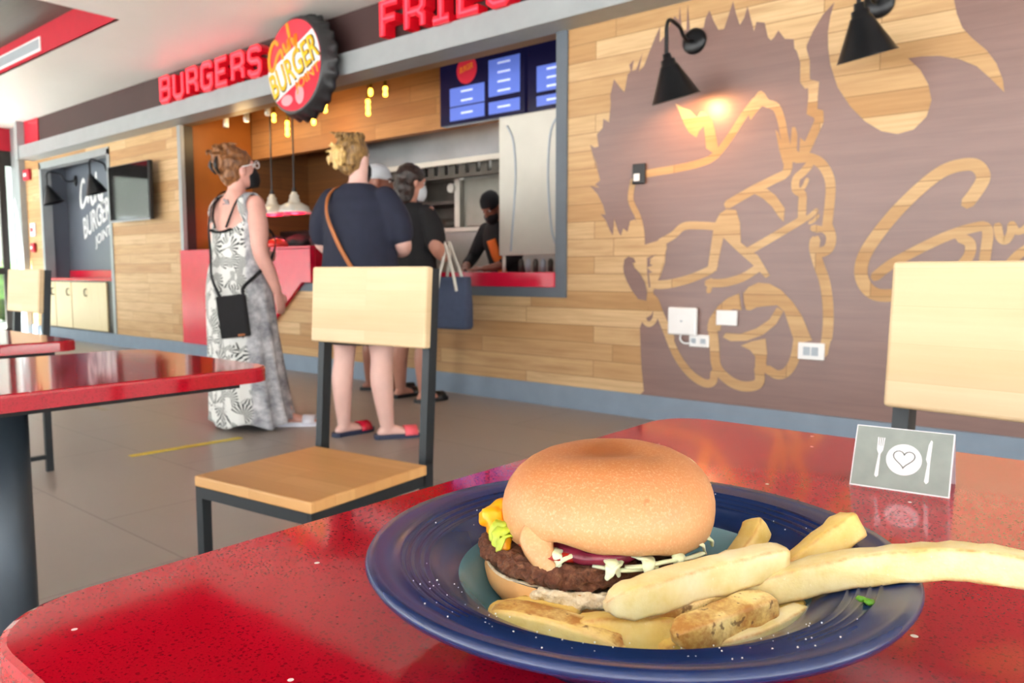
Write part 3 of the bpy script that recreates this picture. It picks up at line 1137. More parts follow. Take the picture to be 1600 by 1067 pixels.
# equipment behind the raised counter
r = thing('fry_station', 'black fry station behind the raised red counter under the heat lamps', 'kitchen machine', (0, 0, 0))
b = B()
box(b, (-8.2, 5.0, 0.0), (-6.6, 5.6, 1.22), 0.01)
finish('body', b, 'black', r)
b = B()
box(b, (-8.2, 5.45, 1.22), (-6.6, 5.6, 1.42), 0.01)
finish('backsplash', b, 'black', r)
b = B()
for k in range(3):
    blob(b, (-7.9 + k * 0.45, 5.2, 1.26), (0.16, 0.14, 0.10), jit=0.3)
finish('fry_basket', b, 'black_soft', r, True)
r = thing('crockery_stack', 'dark appliance standing at the left end of the opening', 'appliance', (0, 0, 0))
b = B()
box(b, (-8.26, 4.7, 1.0), (-7.95, 4.98, 1.36), 0.02)
finish('body', b, 'black', r)
b = B()
box(b, (-8.2, 4.69, 1.2), (-8.0, 4.70, 1.3), 0.004)
finish('front_plate', b, 'steel_dark', r)
b = B()
lathe(b, [(0, 0), (0.10, 0), (0.115, 0.025), (0.10, 0.06), (0.06, 0.085), (0, 0.095)], 28, c=(-6.75, 4.45, 1.172))  # low rounded red dome standing on the raised top
tag(finish('red_dome', b, plain('glossy_red_plastic', '#e02a24', 0.25), smooth=True), 'rounded red item on the raised counter below the heat lamps', 'food cover')

# heat lamps
def heat_lamp(x, y, label):
    rr = thing('heat_lamp', label, 'heat lamp', (x, y, 1.57), 0, 'pair of heat lamps')
    b = B()
    lathe(b, [(0.0, 0.225), (0.03, 0.225), (0.035, 0.2), (0.05, 0.19), (0.05, 0.15), (0.06, 0.145), (0.06, 0.12), (0.10, 0.10), (0.15, 0.07), (0.165, 0.03), (0.195, 0.0), (0.19, 0.0), (0.158, 0.03), (0.14, 0.065), (0.05, 0.10), (0, 0.10)], 36)
    finish('shade', b, 'silver', rr, True)
    b = B()
    lathe(b, [(0, 0.085), (0.05, 0.08), (0.11, 0.055), (0.13, 0.025), (0.10, -0.005), (0.05, -0.012), (0, -0.014)], 28)
    finish('bulb', b, 'heat_glow', rr, True)
    b = B()
    tube(b, [(0, 0, 0.22), (0, 0, 0.27)], 0.022, 10)
    finish('cord_grip', b, 'black', rr)
    b = B()
    tube(b, [(0, 0, 0.26), (0, 0, 1.33)], 0.009, 8)
    finish('cord', b, 'black', rr)
    lamp('heat_lamp_light', 'POINT', (x, y, 1.50), 2.5, (1, 0.12, 0.15), 0.06)


heat_lamp(-7.65, 5.0, 'white heat lamp with red glow, the left one of the hanging pair')
heat_lamp(-7.23, 5.0, 'white heat lamp with red glow, the right one of the hanging pair')

# track spotlights and amber bulbs
for i, (px, py, nm) in enumerate(((353, 185, 'leftmost'), (385, 175, 'middle'), (418, 165, 'rightmost'))):
    q = at_y(px, py + 6, 4.66)
    rr = thing('track_spotlight', nm + ' of three grey spotlights under the left end of the beam', 'spotlight', tuple(q), 0, 'spotlights inside the opening')
    b = B()
    tube(b, smooth_pts([(0, 0, 0.06), (0, 0, 0.02), (0, 0, -0.055)], 2), 0.03, 14)
    finish('lamp_body', b, 'silver', rr, True)
    b = B()
    tube(b, [(0, 0, -0.055), (0, 0, -0.062)], 0.024, 14)
    finish('lens', b, 'steel_dark' if i == 0 else 'white_plastic', rr)
    b = B()
    tube(b, [(0, 0, 0.06), (0, 0, 2.9 - q.z)], 0.008, 8)
    finish('stem', b, 'black', rr)
spots = [(428, 184, 0.05, 'amber bulb hanging below the left rim of the round sign'), (449, 201, 0.085, 'long amber bulb hanging left of the two heat lamp cords'),
         (490, 190, 0.04, 'amber bulb hanging just below the round sign'), (508, 168, 0.055, 'amber bulb beside the lower right rim of the round sign'),
         (575, 168, 0.08, 'long amber bulb in front of the wood header'), (579, 144, 0.04, 'small amber bulb above the long bulb in front of the wood header'),
         (602, 143, 0.05, 'amber bulb nearest the menu screens')]
for px, py, hl, lb in spots:
    q = at_y(px, py, 4.85)
    rr = thing('filament_bulb', lb, 'bulb', tuple(q), 0, 'amber bulbs hanging inside the opening')
    b = B()
    n = 3 if hl > 0.07 else (2 if hl > 0.045 else 1)
    prof = [(0, -hl)]
    for k in range(n):
        z0 = -hl + k * 2 * hl / n
        z1 = z0 + 2 * hl / n
        prof += [(0.018, z0 + 0.15 * (z1 - z0)), (0.024, (z0 + z1) / 2), (0.018, z1 - 0.15 * (z1 - z0))]
    prof += [(0, hl)]
    lathe(b, prof, 16)
    finish('glass_bulb', b, 'bulb', rr, True)
    b = B()
    tube(b, [(0, 0, hl - 0.004), (0, 0, hl + 0.045)], 0.017, 12)
    finish('socket', b, plain('brass_socket', '#8a6a20', 0.35, 0.7), rr)
    b = B()
    tube(b, [(0, 0, hl + 0.04), (0, 0, 2.9 - q.z)], 0.004, 6)
    finish('cord', b, 'black', rr)
lamp('amber_bulbs_light', 'POINT', (-6.6, 4.85, 2.45), 4.5, (1, 0.62, 0.25), 0.15)
lamp('left_spot_light', 'POINT', (-7.7, 4.72, 2.45), 6, (1, 0.66, 0.3), 0.1)

# ------------------------------------------------------------------ signs on the beam
LET = {
    'B': [[(0.12, 0), (0.12, 1), (0.72, 1), (0.88, 0.88), (0.88, 0.64), (0.74, 0.52), (0.9, 0.4), (0.9, 0.12), (0.74, 0), (0.12, 0)], [(0.12, 0.52), (0.74, 0.52)]],
    'U': [[(0.12, 1), (0.12, 0.14), (0.28, 0), (0.72, 0), (0.88, 0.14), (0.88, 1)]],
    'R': [[(0.12, 0), (0.12, 1), (0.72, 1), (0.88, 0.88), (0.88, 0.6), (0.72, 0.48), (0.12, 0.48)], [(0.6, 0.48), (0.88, 0.3), (0.88, 0)]],
    'G': [[(0.88, 0.78), (0.88, 0.88), (0.74, 1), (0.28, 1), (0.12, 0.86), (0.12, 0.14), (0.28, 0), (0.74, 0), (0.88, 0.14), (0.88, 0.48), (0.55, 0.48)]],
    'E': [[(0.88, 1), (0.12, 1), (0.12, 0), (0.88, 0)], [(0.12, 0.5), (0.76, 0.5)]],
    'S': [[(0.88, 0.8), (0.88, 0.88), (0.74, 1), (0.28, 1), (0.12, 0.86), (0.12, 0.64), (0.28, 0.52), (0.74, 0.5), (0.88, 0.38), (0.88, 0.14), (0.74, 0), (0.28, 0), (0.12, 0.12), (0.12, 0.2)]],
    'F': [[(0.88, 1), (0.12, 1), (0.12, 0)], [(0.12, 0.52), (0.76, 0.52)]],
    'I': [[(0.15, 1), (0.85, 1)], [(0.5, 1), (0.5, 0)], [(0.15, 0), (0.85, 0)]],
}
ORD = {('BURGERS', 2): 'first letter R', ('BURGERS', 5): 'second letter R'}


def sign_word(word, x0, x1, z0, z1):
    n = len(word)
    cw = (x1 - x0) / n
    for i, ch in enumerate(word):
        nm = ORD.get((word, i), 'letter ' + ch)
        lx = x0 + i * cw
        rr = thing('sign_letter', 'glowing red %s of the %s sign above the opening' % (nm, word), 'sign letter', (lx, 4.06, z0), 0, 'glowing letters of the %s sign' % word)
        W = cw * 0.92
        H = z1 - z0
        f = lambda u, v, y=-0.015: (W * (0.06 + 0.88 * u), y, H * (0.09 + 0.82 * v))
        b = B()
        for st in LET[ch]:
            ribbon(b, [(W * (0.06 + 0.88 * u), H * (0.09 + 0.82 * v)) for u, v in st], 0.062, lambda u, v: (u, -0.012, v), (0, 0.10, 0), sm=0, rnd=False)
        finish('letter_body', b, 'neon_side', rr)
        b = B()
        for st in LET[ch]:
            ribbon(b, [(W * (0.06 + 0.88 * u), H * (0.09 + 0.82 * v)) for u, v in st], 0.058, lambda u, v: (u, -0.016, v), (0, 0.004, 0), sm=0, rnd=False)
        finish('lit_face', b, 'neon_face', rr)
        b = B()
        for st in LET[ch]:
            ribbon(b, [(W * (0.06 + 0.88 * u), H * (0.09 + 0.82 * v)) for u, v in st], 0.014, lambda u, v: (u, -0.020, v), (0, 0.004, 0), sm=0, rnd=False)
        finish('bright_tube', b, 'neon_line', rr)


sign_word('BURGERS', -8.22, -6.26, 2.70, 2.975)
sign_word('FRIES', -4.70, -3.34, 2.70, 2.985)

# round bottle-cap sign
SC = Vector((-5.60, 3.90, 2.635))
SR = 0.385
rr = thing('round_sign', 'round red and white bottle-cap sign with yellow lettering on the beam', 'sign', tuple(SC))
RX = Matrix.Rotation(PI / 2, 4, 'X')   # lathe axis z -> -y
b = B()
cr = lambda a, r_, z: 1 + (0.028 * math.cos(a * 2 * PI * 24) if z < -0.06 else 0)
lathe(b, [(0, 0.0), (SR - 0.012, 0.0), (SR + 0.004, -0.012), (SR + 0.02, -0.05), (SR + 0.035, -0.09), (SR + 0.05, -0.125), (SR + 0.03, -0.13), (0, -0.13)], 144, mat=RX, radf=cr)
finish('cap_rim', b, plain('dark_grey_cap_metal', '#3a3b3d', 0.4, 0.4), rr, True)
b = B()
lathe(b, [(0, 0.004), (SR - 0.02, 0.004), (SR - 0.02, 0.0), (0, 0.0)], 96, mat=RX)
finish('red_face', b, 'sign_red', rr)
ca, sa = math.cos(R(22)), math.sin(R(22))


def sgn(u, v, y=-0.007):
    """face coordinates along the diagonal band"""
    return (u * ca - v * sa, y, u * sa + v * ca)


def chord(v):
    return math.sqrt(max(0, (SR - 0.022) ** 2 - v * v))


b = B()
v0, v1 = -0.15, 0.13
poly = []
for k in range(13):
    v = v0 + (v1 - v0) * k / 12
    poly.append((chord(v), v))
for k in range(13):
    v = v1 + (v0 - v1) * k / 12
    poly.append((-chord(v), v))
prism(b, poly, lambda u, v: sgn(u, v, -0.006), (0, 0.002, 0))
finish('white_band', b, 'sign_white', rr)
b = text_bm('BURGER', lambda u, v: sgn(-0.345 + 0.69 * u, -0.115 + 0.215 * v + 0.02 * (u - 0.5), -0.012), (0, 0.006, 0))
finish('block_lettering', b, 'sign_yellow', rr)
b = text_bm('BURGER', lambda u, v: sgn(-0.350 + 0.712 * u, -0.130 + 0.225 * v + 0.02 * (u - 0.5), -0.0085), (0, 0.002, 0))
finish('letter_shadow', b, plain('dark_olive_letter_shadow', '#4a3c08', 0.5), rr)
b = B()
strokes = [[(-0.12, 0.27), (-0.15, 0.31), (-0.22, 0.29), (-0.29, 0.2), (-0.29, 0.12), (-0.24, 0.12), (-0.17, 0.18), (-0.1, 0.2), (-0.1, 0.13)],
           [(-0.05, 0.22), (-0.04, 0.15), (0.0, 0.16), (0.02, 0.22), (0.02, 0.15)], [(0.07, 0.2), (0.09, 0.14), (0.13, 0.21), (0.09, 0.08)], [(0.06, 0.34), (0.05, 0.24)]]
for st in strokes:
    ribbon(b, st, 0.034, lambda u, v: sgn(u, v, -0.010), (0, 0.004, 0), sm=5)
finish('script_lettering', b, 'sign_orange', rr)
b = text_bm('JOINT', lambda u, v: sgn(-0.05 + 0.36 * u, -0.245 + 0.105 * v, -0.010), (0, 0.004, 0))
finish('small_lettering', b, 'sign_orange', rr)
b = B()
blob(b, (0.08, -0.006, -0.245), (0.06, 0.004, 0.075))
blob(b, (-0.10, -0.006, -0.27), (0.08, 0.004, 0.045))
finish('pale_art', b, 'sign_pink', rr, True)

# ------------------------------------------------------------------ mural on the right part of the wall
def zA(l):
    return [(900 + x / 3.9525, y / 3.9525) for x, y in l]


def zB(l):
    return [(900 + x / 3.5556, 230 + y / 3.5556) for x, y in l]


def zC(l):
    return [(960 + x / 3.9525, 380 + y / 3.9525) for x, y in l]


def zD(l):
    return [(1200 + x / 3.9525, y / 3.9525) for x, y in l]


def zE(l):
    return [(1300 + x / 4.2667, 230 + y / 4.2667) for x, y in l]


def W(l):
    """measured points of the mural in metres on the wall: (X, Z)"""
    return [(lambda q: (q.x, q.z))(at_y(x, y, WY)) for x, y in l]


def wallp(y):
    return lambda u, v: (u, y, v)


def px_w(pts, wpx):
    """stroke widths in metres for widths given in photo pixels"""
    out = []
    for (x, y) in pts:
        a, c = at_y(x, y - wpx / 2, WY), at_y(x, y + wpx / 2, WY)
        out.append(abs(a.z - c.z))
    return out


mur = thing('wall_mural', 'brown mural of a spiky-haired bearded face with sunglasses on the oak wall', 'mural', (0, 0, 0))
b = B()
outline = W([(1006.2, 611), (1003, 580), (1001.5, 557), (1000, 512)] + zB([(372, 960), (420, 930), (440, 880), (430, 800), (440, 765), (470, 715), (495, 640), (500, 560), (480, 520), (372, 548), (355, 470), (330, 400), (300, 410), (287, 470), (262, 450), (250, 492), (236, 470), (212, 395), (205, 490), (190, 465), (165, 405), (138, 372), (165, 375), (150, 320), (120, 260), (78, 215), (130, 225), (108, 205), (135, 185), (115, 110), (95, 40)])
            + zA([(150, 1065), (110, 980), (88, 895), (115, 912), (140, 905), (130, 830), (165, 790), (170, 735), (205, 755), (215, 640), (212, 590), (235, 490), (268, 535), (300, 572), (320, 460), (338, 440), (330, 400), (358, 370), (345, 440), (372, 430), (410, 330), (388, 442), (420, 410), (450, 330), (490, 230), (520, 165), (517, 262), (555, 215), (590, 130), (610, 100), (635, 125), (642, 40), (655, 190), (682, 185), (690, 28), (703, 190), (790, 170), (800, 115), (825, 65), (850, 130), (880, 185), (915, 180), (945, 90), (970, 8), (990, 90), (1012, 155), (1040, 110), (1060, 38), (1080, 120), (1100, 195), (1115, 135), (1165, 140), (1185, 230), (1205, 250), (1225, 230), (1250, 188), (1290, 240), (1345, 242)])
            + zD([(235, 290), (280, 190), (340, 90), (410, 15), (385, 100), (370, 200), (372, 300), (385, 400), (430, 540), (510, 660), (600, 750), (700, 810), (800, 828), (900, 800), (980, 720), (1010, 620), (990, 520), (940, 430), (865, 360), (950, 348), (1060, 345), (1180, 365), (1290, 410), (1380, 490), (1460, 570), (1450, 490), (1410, 390), (1350, 310), (1260, 235), (1200, 170), (1165, 80), (1150, 0)]))
outline += [(-0.86, 2.45), (-0.86, 2.52), (-0.70, 2.52), (-0.62, 2.46), (-0.50, 2.38), (-0.3, 2.32), (0.9, 2.32), (0.9, 0.153), (-2.51, 0.153)]
prism(b, outline, wallp(WY - 0.0016), (0, 0.0015, 0))
finish('brown_silhouette', b, 'mural', mur)

b = B()
Y1 = WY - 0.0026
_lay = [0]
D1 = (0, 0.0012, 0)


def stroke(z, pts, wz, k, sm=5, rnd=True):
    q = z(pts)
    ww = px_w(q, wz / k)
    _lay[0] += 1
    ribbon(b, W(q), ww, wallp(Y1 - _lay[0] * 0.00006), D1, sm, rnd)


def area(z, pts):
    _lay[0] += 1
    prism(b, W(z(pts)), wallp(Y1 - _lay[0] * 0.00006), D1)


KA, KB_, KC = 3.9525, 3.5556, 3.9525
stroke(zA, [(440, 1072), (520, 1058), (600, 1045), (760, 1010), (860, 962), (950, 850), (1040, 710), (1110, 620)], 48, KA)
stroke(zA, [(1180, 640), (1235, 660), (1268, 740), (1285, 830), (1300, 900), (1310, 980)], 48, KA)
area(zA, [(1060, 690), (1100, 605), (1125, 568), (1145, 560), (1165, 575), (1190, 615), (1225, 630), (1235, 690), (1190, 668), (1150, 655), (1110, 700), (1080, 740)])
area(zA, [(615, 640), (660, 665), (705, 680), (748, 725), (770, 690), (800, 690), (840, 740), (858, 800), (880, 920), (870, 960), (840, 940), (805, 915), (800, 860), (790, 780), (762, 810), (745, 850), (700, 820), (668, 765), (640, 690)])
area(zA, [(1232, 800), (1250, 820), (1262, 860), (1300, 850), (1312, 920), (1325, 900), (1335, 785), (1355, 785), (1368, 830), (1365, 930), (1380, 940), (1385, 850), (1410, 870), (1425, 890), (1440, 930), (1450, 970), (1400, 990), (1350, 1000), (1280, 1010), (1255, 920)])
stroke(zA, [(1380, 240), (1395, 310), (1415, 380), (1415, 500), (1432, 520), (1468, 525), (1465, 600), (1458, 690), (1500, 705), (1502, 750), (1465, 830), (1420, 930)], 58, KA, sm=0, rnd=False)
area(zA, [(1345, 235), (1350, 300), (1385, 340), (1425, 300), (1425, 230)])
stroke(zB, [(1225, 62), (1300, 60), (1360, 90), (1400, 150), (1415, 220), (1410, 310), (1395, 440)], 54, KB_)
stroke(zB, [(1395, 430), (1418, 500), (1405, 560), (1365, 585)], 56, KB_)
stroke(zB, [(1320, 450), (1365, 462), (1400, 500)], 40, KB_)
stroke(zB, [(1330, 515), (1325, 560), (1345, 640), (1380, 740), (1398, 850), (1402, 960), (1395, 1062)], 58, KB_)
stroke(zC, [(1322, 440), (1318, 540), (1298, 640), (1290, 680)], 56, KC)
stroke(zB, [(1300, 95), (1262, 140), (1225, 175), (1222, 235), (1258, 262), (1258, 320), (1255, 400)], 46, KB_, sm=3)
stroke(zB, [(1245, 250), (1270, 215), (1285, 180)], 24, KB_)
stroke(zB, [(1262, 405), (1300, 385), (1335, 352)], 28, KB_)
stroke(zB, [(1300, 420), (1325, 405), (1345, 380)], 20, KB_)
stroke(zB, [(965, 575), (1120, 485), (1265, 398)], 44, KB_, sm=0)
stroke(zB, [(845, 318), (980, 240), (1100, 180), (1170, 140), (1180, 60)], 50, KB_, sm=3)
area(zB, [(985, 255), (1060, 230), (1110, 268), (1160, 340), (1155, 415), (1130, 390), (1090, 330), (1040, 285)])
area(zB, [(835, 345), (890, 348), (912, 420), (917, 530), (970, 572), (1010, 600), (1078, 712), (1055, 727), (1015, 685), (985, 655), (900, 580), (820, 503), (803, 580), (780, 690), (735, 660), (755, 520), (768, 430), (800, 370)])
stroke(zB, [(735, 755), (830, 752), (930, 722), (1010, 672)], 46, KB_)
stroke(zB, [(752, 740), (738, 800)], 30, KB_)
stroke(zB, [(470, 530), (540, 490), (600, 440), (690, 435), (770, 440)], 44, KB_)
stroke(zB, [(770, 650), (740, 685), (620, 735), (500, 762), (430, 762)], 48, KB_)
stroke(zB, [(320, 185), (305, 290), (345, 385), (365, 470), (368, 560)], 36, KB_)
area(zB, [(360, 550), (500, 505), (506, 560), (484, 640), (465, 715), (430, 775), (415, 805), (395, 785), (385, 700), (340, 680), (320, 640), (290, 600), (300, 555)])
stroke(zB, [(362, 850), (430, 842), (470, 930), (530, 1062)], 46, KB_)
stroke(zC, [(235, 335), (300, 480), (380, 680), (465, 800), (555, 862), (608, 855), (618, 800)], 50, KC)
stroke(zC, [(195, 400), (185, 470), (215, 500), (250, 470), (258, 400)], 34, KC)
stroke(zC, [(605, 500), (618, 620), (632, 760), (700, 840), (780, 880), (860, 880), (898, 850), (895, 775)], 62, KC)
area(zC, [(575, 540), (585, 470), (640, 390), (700, 340), (772, 308), (787, 412), (735, 405), (672, 435), (655, 540)])
area(zC, [(798, 310), (830, 270), (890, 243), (960, 250), (1030, 288), (1100, 360), (1160, 450), (1222, 600), (1150, 615), (1110, 600), (1080, 510), (1050, 420), (1005, 382), (940, 388), (880, 395), (840, 415), (815, 412), (803, 370)])
stroke(zC, [(1135, 590), (1115, 710), (1070, 790), (1010, 812), (950, 780)], 56, KC)
area(zC, [(1005, 395), (1045, 420), (1000, 500), (920, 565), (820, 602), (720, 605), (672, 580), (690, 552), (780, 560), (880, 525), (960, 470)])
area(zC, [(782, 632), (850, 605), (935, 588), (945, 680), (938, 740), (955, 800), (915, 800), (870, 785), (872, 700), (840, 660)])
finish('face_lines', b, 'wall_wood', mur)

b = B()
stroke(zE, [(905, 370), (965, 290), (1010, 200), (965, 125), (870, 118), (740, 160), (600, 265), (430, 430), (285, 610), (210, 740), (195, 850), (235, 940), (310, 985), (430, 985), (560, 975)], 84, 4.2667)
stroke(zE, [(290, 862), (380, 790), (470, 738), (640, 650), (800, 580), (950, 535), (1020, 530), (1040, 580), (1025, 700), (1010, 840)], 66, 4.2667, sm=3)
stroke(zE, [(860, 605), (920, 640), (915, 720), (850, 800), (780, 850)], 66, 4.2667)
stroke(zE, [(1105, 525), (1120, 600), (1155, 625), (1190, 580), (1200, 515)], 50, 4.2667)
stroke(zE, [(1205, 520), (1230, 560), (1280, 550), (1340, 480)], 46, 4.2667)
stroke(zE, [(1150, 820), (1240, 720), (1330, 660)], 60, 4.2667)
finish('script_lettering', b, 'wall_wood', mur)

b = B()
Y1 = WY - 0.0040
D1 = (0, 0.0012, 0)
area(zC, [(58, 150), (65, 100), (90, 82), (122, 92), (133, 118), (115, 122), (125, 150), (160, 185), (190, 240), (205, 300), (200, 355), (150, 345), (110, 290), (78, 230), (62, 185)])
finish('dark_ear', b, 'mural', mur)
b = B()
area(zC, [(205, 90), (262, 68), (225, 95), (222, 130), (240, 135), (205, 150), (225, 172), (240, 178), (215, 185), (225, 270), (216, 275), (205, 180)])
finish('temple_notch', b, 'mural', mur)
b = B()
stroke(zB, [(1325, 490), (1365, 480), (1385, 510), (1365, 545)], 14, KB_)
finish('ear_curl', b, 'mural', mur)
b = B()
stroke(zC, [(785, 300), (790, 360), (795, 410)], 12, KC)
finish('moustache_gap', b, 'mural', mur)

# ------------------------------------------------------------------ lamps, boxes and television on the wall
def barn_lamp(x, y0, zp, reach, rise, label, group, lit=False, tilt=16, rz=0.0):
    """gooseneck wall lamp: plate on the wall at (x, y0, zp), arm coming out along -y"""
    rr = thing('gooseneck_lamp', label, 'wall lamp', (x, y0, zp), rz, group)
    b = B()
    lathe(b, [(0, 0.0), (0.075, 0.0), (0.075, 0.012), (0.06, 0.022), (0.03, 0.03), (0, 0.03)], 32, mat=RX)
    finish('wall_plate', b, 'lamp_black', rr, True)
    b = B()
    path = smooth_pts([(0, -0.02, 0), (0, -0.09, -0.015), (0, -0.15, rise * 0.1), (0, -0.19, rise * 0.75), (0, -reach + 0.035, rise), (0, -reach, rise - 0.045), (0, -reach, rise - 0.11), (0, -reach, rise - 0.195)], 6)
    tube(b, path, 0.011, 10)
    finish('arm', b, 'lamp_black', rr, True)
    T = Matrix.Translation((0, -reach, rise - 0.19)) @ Matrix.Rotation(R(-7), 4, 'Y') @ Matrix.Rotation(R(tilt), 4, 'X')
    b = B()
    lathe(b, [(0, 0.0), (0.022, 0.0), (0.026, -0.03), (0.04, -0.034), (0.042, -0.062), (0.05, -0.066), (0.055, -0.08), (0.135, -0.245), (0.14, -0.25), (0.134, -0.25), (0.05, -0.083), (0, -0.07)], 40, mat=T)
    finish('shade', b, 'lamp_black', rr, True)
    b = B()
    lathe(b, [(0, -0.085), (0.02, -0.09), (0.033, -0.14), (0.028, -0.175), (0, -0.19)], 20, mat=T)
    finish('bulb', b, 'lamp_glow' if lit else 'white_plastic', rr, True)
    if lit:
        p = Matrix.Translation((x, y0, zp)) @ T @ Vector((0, 0, -0.215))
        lamp('gooseneck_lamp_light', 'POINT', p, 10.0, (1, 0.5, 0.2), 0.03)
    return rr


barn_lamp(-2.18, WY, 2.285, 0.34, 0.05, 'black gooseneck wall lamp lit warm on the mural, the one fully in view', 'gooseneck lamps on the mural', True)
barn_lamp(-1.165, WY, 2.285, 0.34, 0.105, 'black gooseneck wall lamp at the top edge of the mural, cut by the frame', 'gooseneck lamps on the mural')
barn_lamp(-10.62, 4.64, 2.235, 0.36, 0.14, 'black gooseneck lamp over the chalk lettering in the alcove', 'gooseneck lamps in the alcove')
barn_lamp(-12.0, 4.64, 2.235, 0.36, 0.10, 'black gooseneck lamp in the dark left side of the alcove', 'gooseneck lamps in the alcove', rz=R(-12))

# boxes on the wall
def plate_on_wall(name, x0, y0, x1, y1, th, mat, label, cat, inner=None, imat='grille'):
    a = at_y(x0, y0, WY)
    c = at_y(x1, y1, WY)
    rr = thing(name, label, cat, ((a.x + c.x) / 2, WY, (a.z + c.z) / 2))
    w2, h2 = (c.x - a.x) / 2, (a.z - c.z) / 2
    b = B()
    box(b, (-w2, -th - 0.005, -h2), (w2, -0.005, h2), min(0.02, th * 0.3), 3)
    finish('cover', b, mat, rr)
    if inner:
        b = B()
        for (u0, v0, u1, v1) in inner:
            box(b, (-w2 + 2 * w2 * u0, -th - 0.008, -h2 + 2 * h2 * v0), (-w2 + 2 * w2 * u1, -th - 0.004, -h2 + 2 * h2 * v1))
        finish('socket_slot', b, imat, rr)
    return rr


plate_on_wall('wall_switch', 991, 257, 1010, 287, 0.02, 'black', 'small black switch box on the mural forehead line', 'switch', [(0.15, 0.15, 0.6, 0.5)], 'white_plastic')
ap = plate_on_wall('wireless_access_point', 1048, 479, 1091, 524, 0.035, 'white_plastic', 'square white rounded box mounted on the mural cheek', 'wall box', [(0.47, 0.47, 0.53, 0.53)])
plate_on_wall('wall_outlet', 1079, 522, 1109, 543, 0.015, 'white_plastic', 'white double outlet just below the square white box', 'outlet', [(0.12, 0.3, 0.35, 0.7), (0.6, 0.3, 0.85, 0.7)])
plate_on_wall('wall_outlet', 1121, 484, 1153, 509, 0.015, 'white_plastic', 'blank white wall plate right of the square white box', 'outlet')
plate_on_wall('wall_outlet', 1249, 534, 1289, 563, 0.018, 'white_plastic', 'white outlet at the right end of the mural beard', 'outlet', [(0.22, 0.25, 0.47, 0.75), (0.53, 0.25, 0.78, 0.75)])
b = B()
q = [at_y(x, y, WY - 0.02) for x, y in ((1064, 522), (1063, 530), (1069, 536), (1081, 536))]
tube(b, smooth_pts([tuple(p) for p in q], 5), 0.006, 8)
tag(finish('white_cable', b, 'white_plastic', smooth=True), 'short white cable looping from the square white box to its outlet', 'cable')

# television
rr = thing('television', 'flat television reflecting the windows, on the wood wall beside the alcove', 'television', (-9.28, 4.185, 1.86), 0)
b = B()
box(b, (-0.52, -0.03, -0.33), (0.52, 0.02, 0.33), 0.008)
finish('housing', b, 'black', rr)
b = B()
box(b, (-0.505, -0.034, -0.305), (0.505, -0.030, 0.318))
finish('screen', b, 'tv_glass', rr)
b = B()
box(b, (-0.52, -0.036, -0.335), (0.52, -0.026, -0.312), 0.003)
finish('bottom_bezel', b, 'steel', rr)
b = B()
box(b, (-0.12, 0.02, -0.12), (0.12, 0.114, 0.12), 0.005)
finish('wall_bracket', b, 'black', rr)

# alarm devices on the wood pilaster
for px0, py0, px1, py1, nm, lb, mt in ((40, 266, 50, 281, 'fire_alarm', 'red and white alarm sounder high on the wood pilaster by the doors', 'red_paint'),
                                       (48, 349, 57, 369, 'safety_notice', 'small red and white notice on the wood pilaster by the doors', 'card_white'),
                                       (52, 380, 58, 394, 'alarm_call_point', 'small red call point low on the wood pilaster by the doors', 'red_paint')):
    r_ = plate_on_wall(nm, px0, py0, px1, py1, 0.04 if 'alarm' in nm else 0.01, mt, lb, nm.split('_')[-1] if nm != 'fire_alarm' else 'alarm', [(0.15, 0.35, 0.6, 0.65)], 'white_plastic' if mt == 'red_paint' else 'red_paint')

# ------------------------------------------------------------------ alcove: lettering, counter, cabinet
rr = thing('chalk_lettering', 'white chalk style lettering on the grey back of the alcove', 'lettering', (0, 0, 0))
yb = AB - 0.003


def chm(u, v, s=1.0):
    return (-11.85 + u, yb, 1.25 + v)


sl = lambda u, v: (-11.83 + u * ca - v * sa * 0.2, yb, 1.28 + v + u * 0.30)
b = B()
for st in ([(0.20, 0.86), (0.16, 0.90), (0.09, 0.86), (0.03, 0.72), (0.03, 0.58), (0.12, 0.56), (0.24, 0.64), (0.30, 0.66), (0.28, 0.56)],
           [(0.38, 0.62), (0.42, 0.48), (0.5, 0.5), (0.54, 0.6), (0.54, 0.48)], [(0.64, 0.56), (0.70, 0.44), (0.80, 0.56), (0.70, 0.28)], [(0.62, 0.82), (0.60, 0.68)]):
    ribbon(b, st, 0.055, sl, (0, 0.002, 0))
finish('script_line', b, 'chalk', rr)
b = text_bm('BURGER', lambda u, v: sl(0.05 + 0.95 * u, 0.10 + 0.30 * v), (0, 0.002, 0))
finish('block_line', b, 'chalk', rr)
b = text_bm('JOINT', lambda u, v: sl(0.42 + 0.55 * u, -0.16 + 0.18 * v), (0, 0.002, 0))
finish('small_line', b, 'chalk', rr)

rr = thing('side_counter', 'red countertop with low backsplash in the alcove', 'countertop', (-11.2, 4.4, 0.82))
b = B()
box(b, (-1.09, -0.12, 0.0), (1.06, 0.23, 0.035), 0.004)
finish('slab', b, 'red_solid', rr)
b = B()
box(b, (-1.09, 0.205, 0.035), (1.06, 0.232, 0.14), 0.003)
finish('backsplash', b, 'red_solid', rr)
rr = thing('base_cabinet', 'pale wood cabinet with three doors below the red alcove counter', 'cabinet', (-11.2, 4.3, 0.0))
b = B()
box(b, (-1.08, 0.01, 0.155), (1.05, 0.32, 0.82))
finish('body', b, 'frame_dark', rr)
for x0, x1, hx in ((-1.07, -0.79, -0.84), (-0.77, -0.23, -0.30), (-0.21, 0.88, 0.28)):
    b = B()
    box(b, (x0, -0.012, 0.17), (x1, 0.01, 0.80), 0.003)
    d = finish('door', b, 'cabinet_wood', rr)
    b = B()
    tube(b, smooth_pts([(hx, -0.012, 0.62), (hx, -0.04, 0.63), (hx, -0.04, 0.70), (hx, -0.012, 0.71)], 4), 0.008, 8)
    finish('handle', b, 'steel_dark', d, True)

